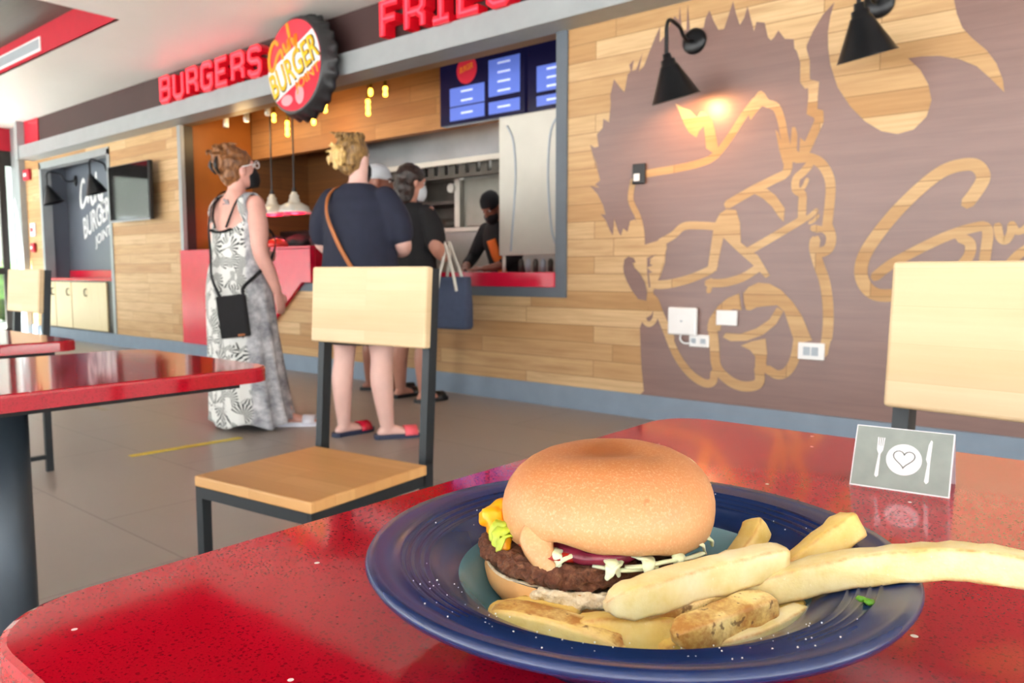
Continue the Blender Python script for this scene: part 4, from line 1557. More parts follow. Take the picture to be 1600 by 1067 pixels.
# air vent on the red recess side
va, vb = at_y(1, 109, RY1), at_y(65, 56, RY1)
rr = thing('air_vent', 'long white air vent on the red side of the ceiling recess', 'vent', (0, 0, 0))
b = B()
box(b, (-9.75, RY1 - 0.012, 3.10), (-8.55, RY1, 3.235), 0.004)
finish('vent_frame', b, 'white_plastic', rr)
b = B()
box(b, (-9.72, RY1 - 0.016, 3.122), (-8.58, RY1 - 0.012, 3.213))
finish('vent_grille', b, 'grille', rr)

# yellow tape on the floor
for i, (a, c, lb) in enumerate((((203, 713), (376, 684), 'yellow tape line on the floor in front of the woman in the dress'), ((112, 628), (168, 641), 'worn pale tape line on the floor under the left table'))):
    p, q = at_z(*a, 0.0), at_z(*c, 0.0)
    b = B()
    bar(b, (p.x, p.y, 0.0015), (q.x, q.y, 0.0015), 0.05, 0.002)
    tag(finish('floor_tape', b, 'yellow_tape' if i == 0 else plain('worn_tape', '#a79c86', 0.6, 0, 0.2, 30)), lb, 'tape')

# ------------------------------------------------------------------ tables
def round_rect(x0, y0, x1, y1, r, n=8):
    o = []
    for cx, cy, a0 in ((x1 - r, y1 - r, 0), (x0 + r, y1 - r, 90), (x0 + r, y0 + r, 180), (x1 - r, y0 + r, 270)):
        for k in range(n + 1):
            a = R(a0 + 90 * k / n)
            o.append((cx + r * math.cos(a), cy + r * math.sin(a)))
    return o


def table(cx, cy, wx, wy, label, r=0.055):
    rr = thing('dining_table', label, 'table', (cx, cy, 0), 0, 'red dining tables')
    b = B()
    poly = round_rect(-wx / 2, -wy / 2, wx / 2, wy / 2, r)
    prof = [(0.0, 0.722), (0.0, 0.745), (0.0012, 0.7488), (0.004, 0.75)]
    rings = []
    for ins, z in prof:
        rings.append([b.verts.new((x * (1 - 2 * ins / wx), y * (1 - 2 * ins / wy), z)) for x, y in poly])
    n = len(poly)
    for p, q in zip(rings, rings[1:]):
        for k in range(n):
            b.faces.new((p[k], p[(k + 1) % n], q[(k + 1) % n], q[k]))
    b.faces.new(rings[0][::-1])
    b.faces.new(rings[-1])
    finish('tabletop', b, 'quartz', rr)
    b = B()
    box(b, (-wx / 2 + 0.05, -wy / 2 + 0.05, 0.708), (wx / 2 - 0.05, wy / 2 - 0.05, 0.722))
    finish('support_board', b, 'black_soft', rr)
    b = B()
    tube(b, [(0, 0, 0.02), (0, 0, 0.71)], 0.036, 28)
    finish('pole', b, 'pole_steel', rr, True)
    b = B()
    lathe(b, [(0, 0.03), (0.05, 0.03), (0.19, 0.014), (0.2, 0.0), (0, 0.0)], 40)
    finish('base_plate', b, 'pole_steel', rr, True)
    return rr


table(-0.083, 0.4975, 0.766, 0.765, 'speckled red dining table carrying the blue bowl and the grey tent card')
table(-1.575, 0.47, 0.55, 0.76, 'red dining table on a slate pole at the left, with nothing on it')
table(-2.56, 0.47, 0.70, 0.76, 'red dining table cut by the left edge, behind the empty red table')


# ------------------------------------------------------------------ chairs (local: facing -y, origin on the floor below the seat centre)
def chair(cx, cy, rz, label):
    rr = thing('dining_chair', label, 'chair', (cx, cy, 0), rz, 'beech and steel chairs')
    w2, d2 = 0.20, 0.19
    b = B()
    box(b, (-w2, -d2, 0.424), (w2, d2, 0.45), 0.004)
    finish('seat', b, 'seat_wood', rr)
    b = B()
    for y in (-d2 + 0.012, d2 - 0.012):
        bar(b, (-w2 + 0.012, y, 0.411), (w2 - 0.012, y, 0.411), 0.022, 0.026)
    for x in (-w2 + 0.012, w2 - 0.012):
        bar(b, (x, -d2 + 0.012, 0.411), (x, d2 - 0.012, 0.411), 0.022, 0.026)
    finish('seat_frame', b, 'chair_steel', rr)
    for x in (-w2 + 0.014, w2 - 0.014):
        b = B()
        bar(b, (x, -d2 + 0.014, 0.0), (x, -d2 + 0.014, 0.424), 0.024, 0.024)
        finish('leg', b, 'chair_steel', rr)
        b = B()
        bar(b, (x, d2 + 0.012, 0.0), (x, d2 + 0.012, 0.46), 0.022, 0.03)
        finish('leg', b, 'chair_steel', rr)
        b = B()
        bar(b, (x, d2 + 0.012, 0.45), (x, d2 + 0.045, 0.94), 0.022, 0.03, up=(0, 1, 0))
        finish('back_post', b, 'chair_steel', rr)
        b = B()
        bar(b, (x, -d2 + 0.014, 0.07), (x, d2 + 0.012, 0.07), 0.018, 0.02)
        finish('stretcher', b, 'chair_steel', rr)
    b = B()
    vs = box(b, (-w2 - 0.002, -0.013, 0.0), (w2 + 0.002, 0.013, 0.203), 0.006, 3)
    T = Matrix.Translation((0, d2 + 0.004, 0.742)) @ Matrix.Rotation(R(-4), 4, 'X')
    bmesh.ops.transform(b, matrix=T, verts=b.verts[:])
    finish('backrest', b, 'back_wood', rr)
    return rr


chair(-1.556, 1.112, R(6.5), 'light wood chair with bare seat, turned at the far corner of the empty red table')
chair(-0.108, 0.955, R(-6.5), 'light wood chair tucked in behind the grey tent card, cut by the right edge')
chair(-4.14, 1.15, R(0), 'light wood chair at the left edge of the frame, in front of the glass doors')

# ------------------------------------------------------------------ tent card
FL, FR = Vector((-0.193, 0.6815, 0.75)), Vector((-0.1185, 0.6885, 0.75))
ex = (FR - FL).normalized()
ey = Vector((-ex.y, ex.x, 0))
cw_, cdp, chh = (FR - FL).length, 0.052, 0.0475
rr = thing('tent_card', 'small grey folded tent card with white plate, fork and knife print on red table', 'table sign', tuple(FL), math.atan2(ex.y, ex.x))
b = B()
prism(b, [(0, 0), (0.0012, 0), (cdp / 2, chh - 0.0022), (cdp - 0.0012, 0), (cdp, 0), (cdp / 2, chh)], lambda u, v: (0, u, v), (cw_, 0, 0))
finish('folded_card', b, 'card_white', rr)
sl_ = math.atan2(chh, cdp / 2)
L_ = math.hypot(chh, cdp / 2)


def face(u, v, off=0.0004):
    """u along the width 0..1, v up the front face 0..1"""
    return (u * cw_, v * L_ * math.cos(sl_) - off * math.sin(sl_), v * L_ * math.sin(sl_) + off * math.cos(sl_))


nb = (0, 0.0004 * math.sin(sl_), -0.0004 * math.cos(sl_))
b = B()
prism(b, [(0.012, 0.02), (0.985, 0.02), (0.985, 0.985), (0.012, 0.985)], lambda u, v: face(u, v, 0.0004), nb)
finish('grey_print', b, 'card_grey', rr)
asp = cw_ / L_
b = B()
cxu, cyv, rad_ = 0.525, 0.50, 0.18
prism(b, [(cxu + rad_ * math.cos(2 * PI * k / 40), cyv + rad_ * asp * math.sin(2 * PI * k / 40)) for k in range(40)], lambda u, v: face(u, v, 0.0008), nb)


def kz(x, y):
    """points of the close-up of the card turned into face coordinates"""
    return (0.255 + (x - 285) / 745 * 0.99 - 0.012, 0.5 + (330 + (x - 455) * 0.12 - y) / 400)


fork = [(0.245, 0.20), (0.265, 0.17), (0.285, 0.20), (0.282, 0.55), (0.305, 0.62), (0.312, 0.82), (0.300, 0.82), (0.298, 0.68), (0.290, 0.68), (0.290, 0.82), (0.281, 0.82), (0.280, 0.68), (0.271, 0.68), (0.270, 0.82), (0.261, 0.82), (0.260, 0.68), (0.252, 0.68), (0.250, 0.82), (0.238, 0.82), (0.240, 0.62), (0.262, 0.55)]
prism(b, fork, lambda u, v: face(u, v, 0.0008), nb)
knife = [(0.745, 0.20), (0.765, 0.165), (0.788, 0.20), (0.785, 0.50), (0.790, 0.84), (0.775, 0.86), (0.755, 0.78), (0.742, 0.55), (0.760, 0.48)]
prism(b, knife, lambda u, v: face(u, v, 0.0008), nb)
finish('plate_print', b, 'card_white', rr)
b = B()
hp = []
for k in range(29):
    a = 2 * PI * k / 28
    hx = 16 * math.sin(a) ** 3
    hy = 13 * math.cos(a) - 5 * math.cos(2 * a) - 2 * math.cos(3 * a) - math.cos(4 * a)
    hp.append((cxu + hx * 0.0068, cyv + 0.02 + hy * 0.0068 * asp))
ribbon(b, hp, 0.013, lambda u, v: face(u, v, 0.0012), nb, sm=0, rnd=False)
finish('heart_print', b, plain('dark_grey_print', '#69716f', 0.4), rr)

# ------------------------------------------------------------------ bowl
TZ = 0.75
PC = Vector((-0.1936, 0.3236, TZ))
rr = thing('pasta_bowl', 'wide navy blue rimmed bowl with raised rings, holding burger and fries', 'bowl', tuple(PC))
b = B()
prof = [(0.0, 0.004), (0.045, 0.004), (0.048, 0.0), (0.056, 0.0), (0.059, 0.006), (0.075, 0.013), (0.085, 0.024), (0.100, 0.033), (0.118, 0.040), (0.1238, 0.0425), (0.1256, 0.0455), (0.1243, 0.0478), (0.120, 0.0475),
        (0.1105, 0.0450), (0.1095, 0.0460), (0.1084, 0.0445), (0.1062, 0.0438), (0.1052, 0.0448), (0.1040, 0.0432), (0.1018, 0.0425), (0.1008, 0.0435), (0.0996, 0.0418), (0.0975, 0.0411), (0.0965, 0.0419), (0.0955, 0.0404), (0.090, 0.0382), (0.085, 0.0358), (0.0825, 0.0340)]
prof = [(r_ * 1.027, z_) for r_, z_ in prof]
lathe(b, prof, 160)
finish('rim', b, 'plate', rr, True)
b = B()
lathe(b, [(0.0825 * 1.027, 0.0340), (0.0825, 0.0315), (0.078, 0.026), (0.071, 0.019), (0.064, 0.0145), (0.05, 0.0125), (0.0, 0.012)], 120)
finish('well', b, 'plate_well', rr, True)
WZ = TZ + 0.0125

# ------------------------------------------------------------------ hamburger
BC = Vector((-0.2170, 0.333, WZ))
rr = thing('hamburger', 'large hamburger with domed golden bun in the blue bowl', 'hamburger', tuple(BC))
vdir = (Vector((0, 0, 0)) - Vector((BC.x, BC.y, 0))).normalized()     # from the burger towards the viewer's side
rgt = Vector((-vdir.y, vdir.x, 0))                                     # to the photo's right


def pol(a):
    """direction at angle a from the photo's right, counter-clockwise as seen from above (front = -90)"""
    return rgt * math.cos(a) - vdir * math.sin(a)


def disc(prof, n, ndisp, seed, amp, fr, off=(0, 0), lump=0.0, tilt=(0, 0), zmod=None):
    """revolved shape with noise; returns bmesh in the burger's local space"""
    b_ = B()
    lathe(b_, prof, n)
    for v in b_.verts:
        q = v.co.copy()
        nn = noise.noise_vector(q * fr + Vector((seed, seed * 1.7, 0)))
        n2 = noise.noise(q * fr * 0.35 + Vector((seed * 3, 0, seed)))
        v.co = q + nn * amp + Vector((q.x, q.y, 0)).normalized() * (n2 * lump) if q.length > 1e-6 else q
        if zmod:
            v.co.z += zmod(v.co)
        v.co.z += v.co.dot(rgt) * tilt[0] - v.co.dot(vdir) * tilt[1]
        v.co += rgt * off[0] - vdir * off[1]
    return b_


b = disc([(0, 0.0), (0.034, 0.0), (0.044, 0.004), (0.0495, 0.011), (0.0505, 0.016), (0.0495, 0.0205)], 72, 0, 3, 0.0006, 60, (-0.010, -0.004), 0.002)
bb = finish('bottom_bun', b, 'bun_low', rr, True)
b = disc([(0.0495, 0.0205), (0.0485, 0.0215), (0.046, 0.0195), (0.03, 0.0215), (0, 0.022)], 72, 0, 3, 0.0009, 120, (-0.010, -0.004), 0.002)
g = B()
for k in range(60):
    a = R(random.uniform(-116, -74))
    q_ = pol(a) * random.uniform(0.0490, 0.0500) - rgt * 0.010 + vdir * 0.004
    blob(g, q_ + Vector((0, 0, random.uniform(0.0150, 0.0205))), (random.uniform(0.0022, 0.0034),) * 2 + (random.uniform(0.0014, 0.0024),), sub=2, jit=0.15)
g = fuse(g, 0.0007, 8)
for v in g.verts:
    v.co += noise.noise_vector(v.co * 900) * 0.0005
join(b, g)
finish('crumb', b, 'crumb', bb, True)
PATZ = 0.0205
b = disc([(0, 0)] + smooth_pts([(0.03, 0.0), (0.042, 0.0), (0.049, 0.002), (0.0515, 0.005), (0.0505, 0.0085), (0.046, 0.0108), (0.03, 0.0112)], 8) + [(0, 0.0112)], 260, 0, 9, 0.0018, 330, (-0.011, -0.003), 0.003)
for v in b.verts:
    v.co += noise.noise_vector(v.co * 120) * 0.0012 + noise.noise_vector(v.co * 700) * 0.0007
bmesh.ops.transform(b, matrix=Matrix.Translation((0, 0, PATZ)), verts=b.verts[:])
finish('beef_patty', b, 'beef', rr, True)

# tomato, onion, cheese, lettuce between patty and top bun
b = disc([(0, 0), (0.024, 0), (0.027, 0.002), (0.024, 0.0045), (0, 0.0045)], 40, 0, 5, 0.0005, 90, (0.024, 0.006), 0.001, tilt=(-0.10, 0))
bmesh.ops.transform(b, matrix=Matrix.Translation((0, 0, 0.0335)), verts=b.verts[:])
finish('tomato_slice', b, 'tomato', rr, True)
b = disc([(0, 0), (0.020, 0), (0.023, 0.003), (0.020, 0.007), (0, 0.007)], 40, 0, 6, 0.0012, 140, (-0.002, -0.0290), 0.002)
bmesh.ops.transform(b, matrix=Matrix.Translation((0, 0, 0.0318)), verts=b.verts[:])
finish('onion_slice', b, 'onion', rr, True)
b = disc([(0, 0), (0.020, 0), (0.023, 0.003), (0.020, 0.0055), (0, 0.0055)], 40, 0, 8, 0.0012, 140, (-0.018, -0.0260), 0.002)
bmesh.ops.transform(b, matrix=Matrix.Translation((0, 0, 0.0320)), verts=b.verts[:])
finish('tomato_slice', b, 'tomato', rr, True)
b = B()
for (a, r_, z, s) in ((R(188), 0.056, 0.0405, 0.0080), (R(196), 0.054, 0.0375, 0.0065), (R(180), 0.050, 0.042, 0.009), (R(207), 0.054, 0.0345, 0.0045), (R(210), 0.0545, 0.0315, 0.0034)):
    p = pol(a) * r_ + Vector((0, 0, z))
    blob(b, p, (s, s, s * 0.75), jit=0.3, sub=3)
b = fuse(b, 0.0012, 4)
finish('melted_cheese', b, 'cheese', rr, True)


def leaf_sheet(b_, a, r0, z, w_, l_, seed, curl=0.006):
    """ruffled leaf piece sticking out at angle a"""
    n_, m_ = 10, 8
    g = []
    d = pol(a)
    sd = Vector((-d.y, d.x, 0))
    for i in range(n_ + 1):
        row = []
        for j in range(m_ + 1):
            u, v = i / n_ - 0.5, j / m_
            wv = noise.noise(Vector((u * 5 + seed, v * 4, seed * 2.3)))
            p = d * (r0 + v * l_) + sd * (u * w_ * (1 - 0.35 * v)) + Vector((0, 0, z + wv * curl - v * v * curl * 0.6))
            row.append(b_.verts.new(p))
        g.append(row)
    fs = []
    for i in range(n_):
        for j in range(m_):
            fs.append(b_.faces.new((g[i][j], g[i + 1][j], g[i + 1][j + 1], g[i][j + 1])))
    bmesh.ops.solidify(b_, geom=fs, thickness=0.0007)


b = B()
leaf_sheet(b, R(205), 0.040, 0.0385, 0.016, 0.017, 4, 0.008)
leaf_sheet(b, R(200), 0.042, 0.0410, 0.012, 0.013, 6, 0.006)
for a0, a1, z0, w_ in ((198, 203, 0.0400, 0.0050), (203, 208, 0.0385, 0.0045), (207, 211, 0.0365, 0.0030)):
    limb(b, [pol(R(a0)) * 0.045 + Vector((0, 0, z0)), pol(R(a0 * 0.5 + a1 * 0.5)) * 0.0545 + Vector((0, 0, z0 + 0.001)), pol(R(a1)) * 0.058 + Vector((0, 0, z0 - 0.004))], [(w_, 0.0010), (w_ * 1.1, 0.0012), (w_ * 0.7, 0.0008)], 12, 5)
for v in b.verts:
    v.co += noise.noise_vector(v.co * 300) * 0.0011
finish('lettuce_leaf', b, 'lettuce_green', rr, True)
for i, (a, da, r0, r1, z, w_) in enumerate(((272, 5, 0.040, 0.0545, 0.0345, 0.0032), (281, -6, 0.040, 0.0560, 0.0335, 0.0036), (289, 7, 0.041, 0.0550, 0.0352, 0.0030), (297, -4, 0.041, 0.0570, 0.0348, 0.0034), (305, 8, 0.042, 0.0560, 0.0362, 0.0036), (314, -5, 0.043, 0.0575, 0.0362, 0.0034), (323, 6, 0.044, 0.0570, 0.0372, 0.0030), (258, -8, 0.040, 0.0530, 0.0345, 0.0024), (243, 5, 0.042, 0.0535, 0.0360, 0.0026), (334, 5, 0.045, 0.0575, 0.0378, 0.0030))):
    b = B()
    q_ = [pol(R(a)) * r0 + Vector((0, 0, z)), pol(R(a + da * 0.4)) * (r0 * 0.5 + r1 * 0.5) + Vector((0, 0, z + 0.0012)), pol(R(a + da)) * (r1 - 0.001) + Vector((0, 0, z + 0.0002)), pol(R(a + da * 1.3)) * r1 + Vector((0, 0, z - 0.0032))]
    limb(b, q_, [(w_ * 0.8, 0.0008), (w_, 0.0009), (w_ * 0.9, 0.0009), (w_ * 0.45, 0.0006)], 10, 4)
    for v in b.verts:
        v.co += noise.noise_vector(v.co * 260 + Vector((i, 0, 0))) * 0.0008
    finish('lettuce_shred', b, 'lettuce_pale', rr, True)
for pts in ([(R(283), 0.050, 0.0325), (R(293), 0.054, 0.034), (R(303), 0.056, 0.0355), (R(316), 0.0565, 0.0345), (R(328), 0.057, 0.034)],
            [(R(266), 0.048, 0.0325), (R(280), 0.0515, 0.0318), (R(292), 0.052, 0.0320)]):
    b = B()
    tube(b, smooth_pts([tuple(pol(a) * r_ + Vector((0, 0, z))) for a, r_, z in pts], 5), [(0.0019, 0.0009)] * (len(pts) * 5 - 4), 8)
    finish('lettuce_shred', b, 'lettuce_pale', rr, True)


# top bun: dome sitting to the right, ragged lower edge, shallow dent on top
def ztop(q):
    a = math.atan2(-q.dot(vdir), q.dot(rgt))
    r_ = math.hypot(q.x, q.y)
    dz = 0.0
    if q.z < 0.012 and r_ > 0.03:
        k = max(0.0, (0.012 - q.z) / 0.012)
        dz += k * (0.0018 * math.sin(3 * a + 0.6) + 0.0010 * noise.noise(Vector((a * 4, 0, 2))))
        # notch above the fillings, left of centre at the front
        dz += k * 0.0055 * math.exp(-((math.degrees(a) + 118) / 12.0) ** 2)
        dz += k * 0.0020 * math.exp(-((math.degrees(a) + 80) / 30.0) ** 2)
    dent = Vector(((q.dot(rgt) + 0.001) * 0.6, (-q.dot(vdir) + 0.007) * 1.25, 0)).length
    if q.z > 0.02:
        dz -= 0.0040 * math.exp(-(dent / 0.0145) ** 2)
    return dz


b = disc([(0, 0.0020), (0.036, 0.0020), (0.047, 0.0006), (0.0508, 0.0006), (0.0530, 0.0024), (0.0542, 0.0060), (0.0547, 0.0105), (0.0546, 0.0150), (0.0535, 0.0200), (0.0512, 0.0255), (0.0475, 0.0305), (0.0422, 0.0350), (0.0355, 0.0386), (0.0275, 0.0411), (0.0185, 0.0426), (0.009, 0.0432), (0, 0.0432)],
         120, 0, 2, 0.0005, 45, (0, 0), 0.0016, zmod=ztop)
for v in b.verts:
    v.co.z += v.co.dot(rgt) * 0.03
    v.co += rgt * 0.004 + Vector((0, 0, 0.0350))
tb = finish('top_bun', b, 'bun', rr, True)
# torn flap hanging down at the front left
b = B()
fl = []
for k, (a, r_, z, w_) in enumerate(((-128, 0.0525, 0.0425, 0.017), (-125, 0.0540, 0.0385, 0.015), (-121, 0.0550, 0.0340, 0.0115), (-117, 0.0548, 0.0300, 0.008), (-114, 0.054, 0.0272, 0.005))):
    fl.append((pol(R(a)) * r_ + rgt * 0.002 + Vector((0, 0, z)), w_))
limb(b, [p for p, _ in fl], [(w_ / 2, 0.0024) for _, w_ in fl], 12, 3, up=vdir)
finish('torn_flap', b, 'bun', tb, True)
b = B()
for k in range(9):
    a = -119 + random.uniform(-6, 6)
    blob(b, pol(R(a)) * 0.0535 + rgt * 0.002 + Vector((0, 0, 0.0262 + random.uniform(-0.001, 0.004))), (0.0028, 0.0024, 0.0026), jit=0.5, sub=2)
b = fuse(b, 0.0008, 2)
finish('crumb', b, 'crumb', tb, True)
b = B()
tube(b, smooth_pts([tuple(pol(R(a)) * r_ + rgt * 0.004 + Vector((0, 0, z + 0.0385))) for a, r_, z in ((38, 0.0475, 0.0300), (30, 0.0520, 0.0265), (24, 0.0545, 0.0215), (17, 0.0562, 0.0160))], 5), [(0.0009, 0.0006)] * 16, 6)
finish('lettuce_shred', b, 'lettuce_pale', rr, True)

# ------------------------------------------------------------------ fries
def fry(pts, wd, ht, mat, label, seed, taper=(0.9, 0.9), skin=None, roll=0.0, group='fries in the blue bowl'):
    """pts: list of (px, py, z) measured on the photo; z in metres above the table"""
    P = [at_z(x, y, TZ + z) for x, y, z in pts]
    base = sum(P, Vector()) / len(P)
    P = [Vector(p) for p in smooth_pts([tuple(p - base) for p in P], max(4, 26 // len(P)))]
    m = len(P)
    n = 28
    b_ = B()
    rings = []
    sk = []
    ed = []
    for i, p in enumerate(P):
        t_ = i / (m - 1)
        d = (P[min(i + 1, m - 1)] - P[max(i - 1, 0)]).normalized()
        s = d.cross(Vector((0, 0, 1)))
        s = s.normalized() if s.length > 1e-4 else Vector((1, 0, 0))
        u = s.cross(d).normalized()
        s, u = s * math.cos(roll) + u * math.sin(roll), u * math.cos(roll) - s * math.sin(roll)
        e = 1.0
        if t_ < 0.16:
            e = taper[0] + (1 - taper[0]) * (t_ / 0.16) ** 0.7
        if t_ > 0.84:
            e = taper[1] + (1 - taper[1]) * ((1 - t_) / 0.16) ** 0.7
        ring = []
        for k in range(n):
            a = 2 * PI * k / n
            c, s_ = math.cos(a), math.sin(a)
            q = s * (wd / 2 * e * math.copysign(abs(c) ** 0.28, c)) + u * (ht / 2 * e * math.copysign(abs(s_) ** 0.28, s_))
            jit = noise.noise((p + q) * 130 + Vector((seed * 5.1, 0, 0))) * 0.0010 + noise.noise((p + q) * 420 + Vector((seed, 3, 0))) * 0.0004
            ring.append(b_.verts.new(p + q * (1 + jit / max(q.length, 1e-4))))
            ed.append(min(1.0, (min(abs(c), abs(s_)) / 0.7071) ** 1.9 + (0.45 if t_ < 0.05 or t_ > 0.95 else 0.0)))
            sk.append(1.0 if skin and (skin[0] <= a <= skin[1]) and skin[2] <= t_ <= skin[3] else 0.0)
        rings.append(ring)
    for a, c in zip(rings, rings[1:]):
        for k in range(n):
            b_.faces.new((a[k], a[(k + 1) % n], c[(k + 1) % n], c[k]))
    for ring, sg in ((rings[0], -1), (rings[-1], 1)):
        ctr = sum((v.co for v in ring), Vector()) / n
        dd = (P[1] - P[0]).normalized() if sg < 0 else (P[-1] - P[-2]).normalized()
        inner = [b_.verts.new(ctr + (v.co - ctr) * 0.82 + dd * sg * 0.0012) for v in ring]
        for k in range(n):
            f_ = (ring[k], ring[(k + 1) % n], inner[(k + 1) % n], inner[k])
            b_.faces.new(f_ if sg > 0 else f_[::-1])
        cv = b_.verts.new(ctr + dd * sg * 0.0016)
        for k in range(n):
            f_ = (inner[k], inner[(k + 1) % n], cv)
            b_.faces.new(f_ if sg > 0 else f_[::-1])
        sk += [sk[0] if sg < 0 else sk[-1]] * (n + 1)
        ed += [0.35] * (n + 1)
    o = finish('french_fry', b_, mat, None, True)
    o.location = base
    at_ = o.data.attributes.new('skin', 'FLOAT', 'POINT')
    for i, v in enumerate(sk[:len(o.data.vertices)]):
        at_.data[i].value = v
    at_ = o.data.attributes.new('edge', 'FLOAT', 'POINT')
    for i, v in enumerate(ed[:len(o.data.vertices)]):
        at_.data[i].value = v
    tag(o, label, 'french fry', group)
    return o


fry([(1048, 975, 0.024), (1120, 945, 0.030), (1200, 918, 0.038), (1300, 893, 0.047), (1400, 880, 0.054), (1490, 876, 0.058), (1570, 884, 0.059), (1650, 902, 0.058)], 0.0125, 0.0145, 'fry_pale', 'very long pale fry reaching over the bowl rim to the right edge', 1, (0.5, 0.9))
fry([(948, 945, 0.042), (1010, 930, 0.044), (1090, 905, 0.046), (1160, 888, 0.048), (1222, 872, 0.050)], 0.0125, 0.0150, 'fry_pale', 'thick pale fry leaning on the burger, topmost of the pile', 2, (0.3, 0.8))
fry([(1150, 880, 0.030), (1172, 850, 0.036), (1185, 815, 0.044)], 0.012, 0.012, 'fry_gold', 'short pointed fry standing up behind the topmost fry', 3, (1.0, 0.25), roll=0.4)
fry([(1222, 908, 0.032), (1262, 872, 0.042), (1300, 842, 0.050), (1332, 818, 0.056)], 0.0125, 0.0135, 'fry_gold', 'square-ended fry pointing up at the back right rim of the bowl', 4, (0.5, 0.95), roll=0.3)
fry([(772, 962, 0.0290), (830, 972, 0.0280), (900, 990, 0.0260), (970, 1016, 0.0240)], 0.015, 0.0125, 'fry_skin', 'flat wedge fry with brown skin at the front left below the bun', 5, (0.7, 0.3), (1.2, 3.0, 0.0, 1.0))
fry([(905, 990, 0.0250), (970, 990, 0.0250), (1030, 990, 0.0250), (1064, 993, 0.0250)], 0.0165, 0.0165, 'fry_gold', 'blunt yellow fry with speckled end at the front of the pile', 6, (0.8, 0.8), (0, 6.3, 0.93, 1.0), roll=0.2)
fry([(1058, 996, 0.0320), (1110, 978, 0.0330), (1160, 958, 0.0340), (1202, 945, 0.0350)], 0.014, 0.0125, 'fry_skin', 'brown skinned fry lying under the long pale fry', 7, (0.5, 0.8), (0, 6.3, 0.0, 1.0))
fry([(1080, 1022, 0.0230), (1140, 1012, 0.0240), (1200, 990, 0.0260), (1256, 956, 0.0300)], 0.009, 0.0115, 'fry_pale', 'thin pale fry along the front right inside of the bowl', 8, (0.5, 0.5))
fry([(1035, 1018, 0.0215), (1085, 1005, 0.0225), (1150, 985, 0.0240), (1215, 958, 0.0260)], 0.012, 0.011, 'fry_gold', 'yellow fry half hidden under the brown skinned fry', 9, (0.7, 0.6))
fry([(1000, 975, 0.030), (1060, 957, 0.033), (1120, 935, 0.036), (1180, 910, 0.038)], 0.010, 0.010, 'fry_skin', 'narrow browned fry wedged between the topmost and the long pale fry', 10, (0.6, 0.6), (0, 6.3, 0.0, 0.6))
fry([(768, 968, 0.0215), (800, 955, 0.0235), (850, 952, 0.0240), (900, 965, 0.0235)], 0.011, 0.010, 'fry_gold', 'golden fry tucked between the burger and the skin wedge at far left', 11, (0.5, 0.8))
fry([(1190, 975, 0.024), (1225, 962, 0.027), (1250, 945, 0.030)], 0.009, 0.009, 'fry_gold', 'small browned fry end at the right of the pile', 12, (0.8, 0.7))

b = B()
q = at_z(1353, 943, TZ + 0.0445)
for k in range(5):
    blob(b, q + Vector((random.uniform(-0.003, 0.003), random.uniform(-0.002, 0.002), 0.0008)), (0.0021, 0.0016, 0.0011), jit=0.6, sub=2)
tag(finish('herb_flake', b, 'herb', smooth=True), 'green herb flake on the right rim of the blue bowl', 'herb')
b = B()
for k in range(90):
    a = random.uniform(0, 2 * PI)
    r_ = random.choice((random.uniform(0.088, 0.118), random.uniform(0.09, 0.112)))
    z = 0.0405 + (r_ - 0.094) / 0.026 * 0.0065 if r_ > 0.094 else 0.0378 + (r_ - 0.086) * 0.35
    if random.random() < 0.5:
        a = R(random.uniform(-120, -10))
    s = random.uniform(0.0002, 0.00042)
    blob(b, PC + Vector((r_ * math.cos(a), r_ * math.sin(a), z + 0.0004)), (s, s, s), sub=1)
tag(finish('salt_grains', b, 'salt'), 'white salt grains scattered over the blue rim of the bowl', 'salt', kind='stuff')

# ------------------------------------------------------------------ people (local: x right, y forward, 1.70 m tall)
def V(*a):
    return Vector(a)


def hand(b, wrist, d, thumb, palm, s=1.0, curl=0.5):
    """five-fingered hand: d = finger direction, thumb = side of the thumb, palm = palm normal"""
    d, th, pn = V(*d).normalized(), V(*thumb).normalized(), V(*palm).normalized()
    w_ = V(*wrist)
    limb(b, [w_, w_ + d * 0.035 * s, w_ + d * 0.08 * s], [(0.024 * s, 0.018 * s), (0.036 * s, 0.016 * s), (0.038 * s, 0.013 * s)], 12, 3, up=pn)
    for i, (o, l_) in enumerate(((0.027, 0.068), (0.009, 0.078), (-0.009, 0.072), (-0.027, 0.056))):
        p0 = w_ + d * 0.078 * s + th * o * s
        p1 = p0 + (d + pn * curl * 0.5) * l_ * 0.5 * s
        p2 = p1 + (d * 0.8 + pn * curl * 1.3) * l_ * 0.42 * s
        limb(b, [p0, p1, p2], [0.0095 * s, 0.0088 * s, 0.0075 * s], 8, 3)
    p0 = w_ + d * 0.025 * s + th * 0.026 * s
    limb(b, [p0, p0 + (th * 0.7 + d * 0.8) * 0.035 * s, p0 + (th * 0.55 + d + pn * 0.5) * 0.062 * s], [0.013 * s, 0.0105 * s, 0.0085 * s], 8, 3)


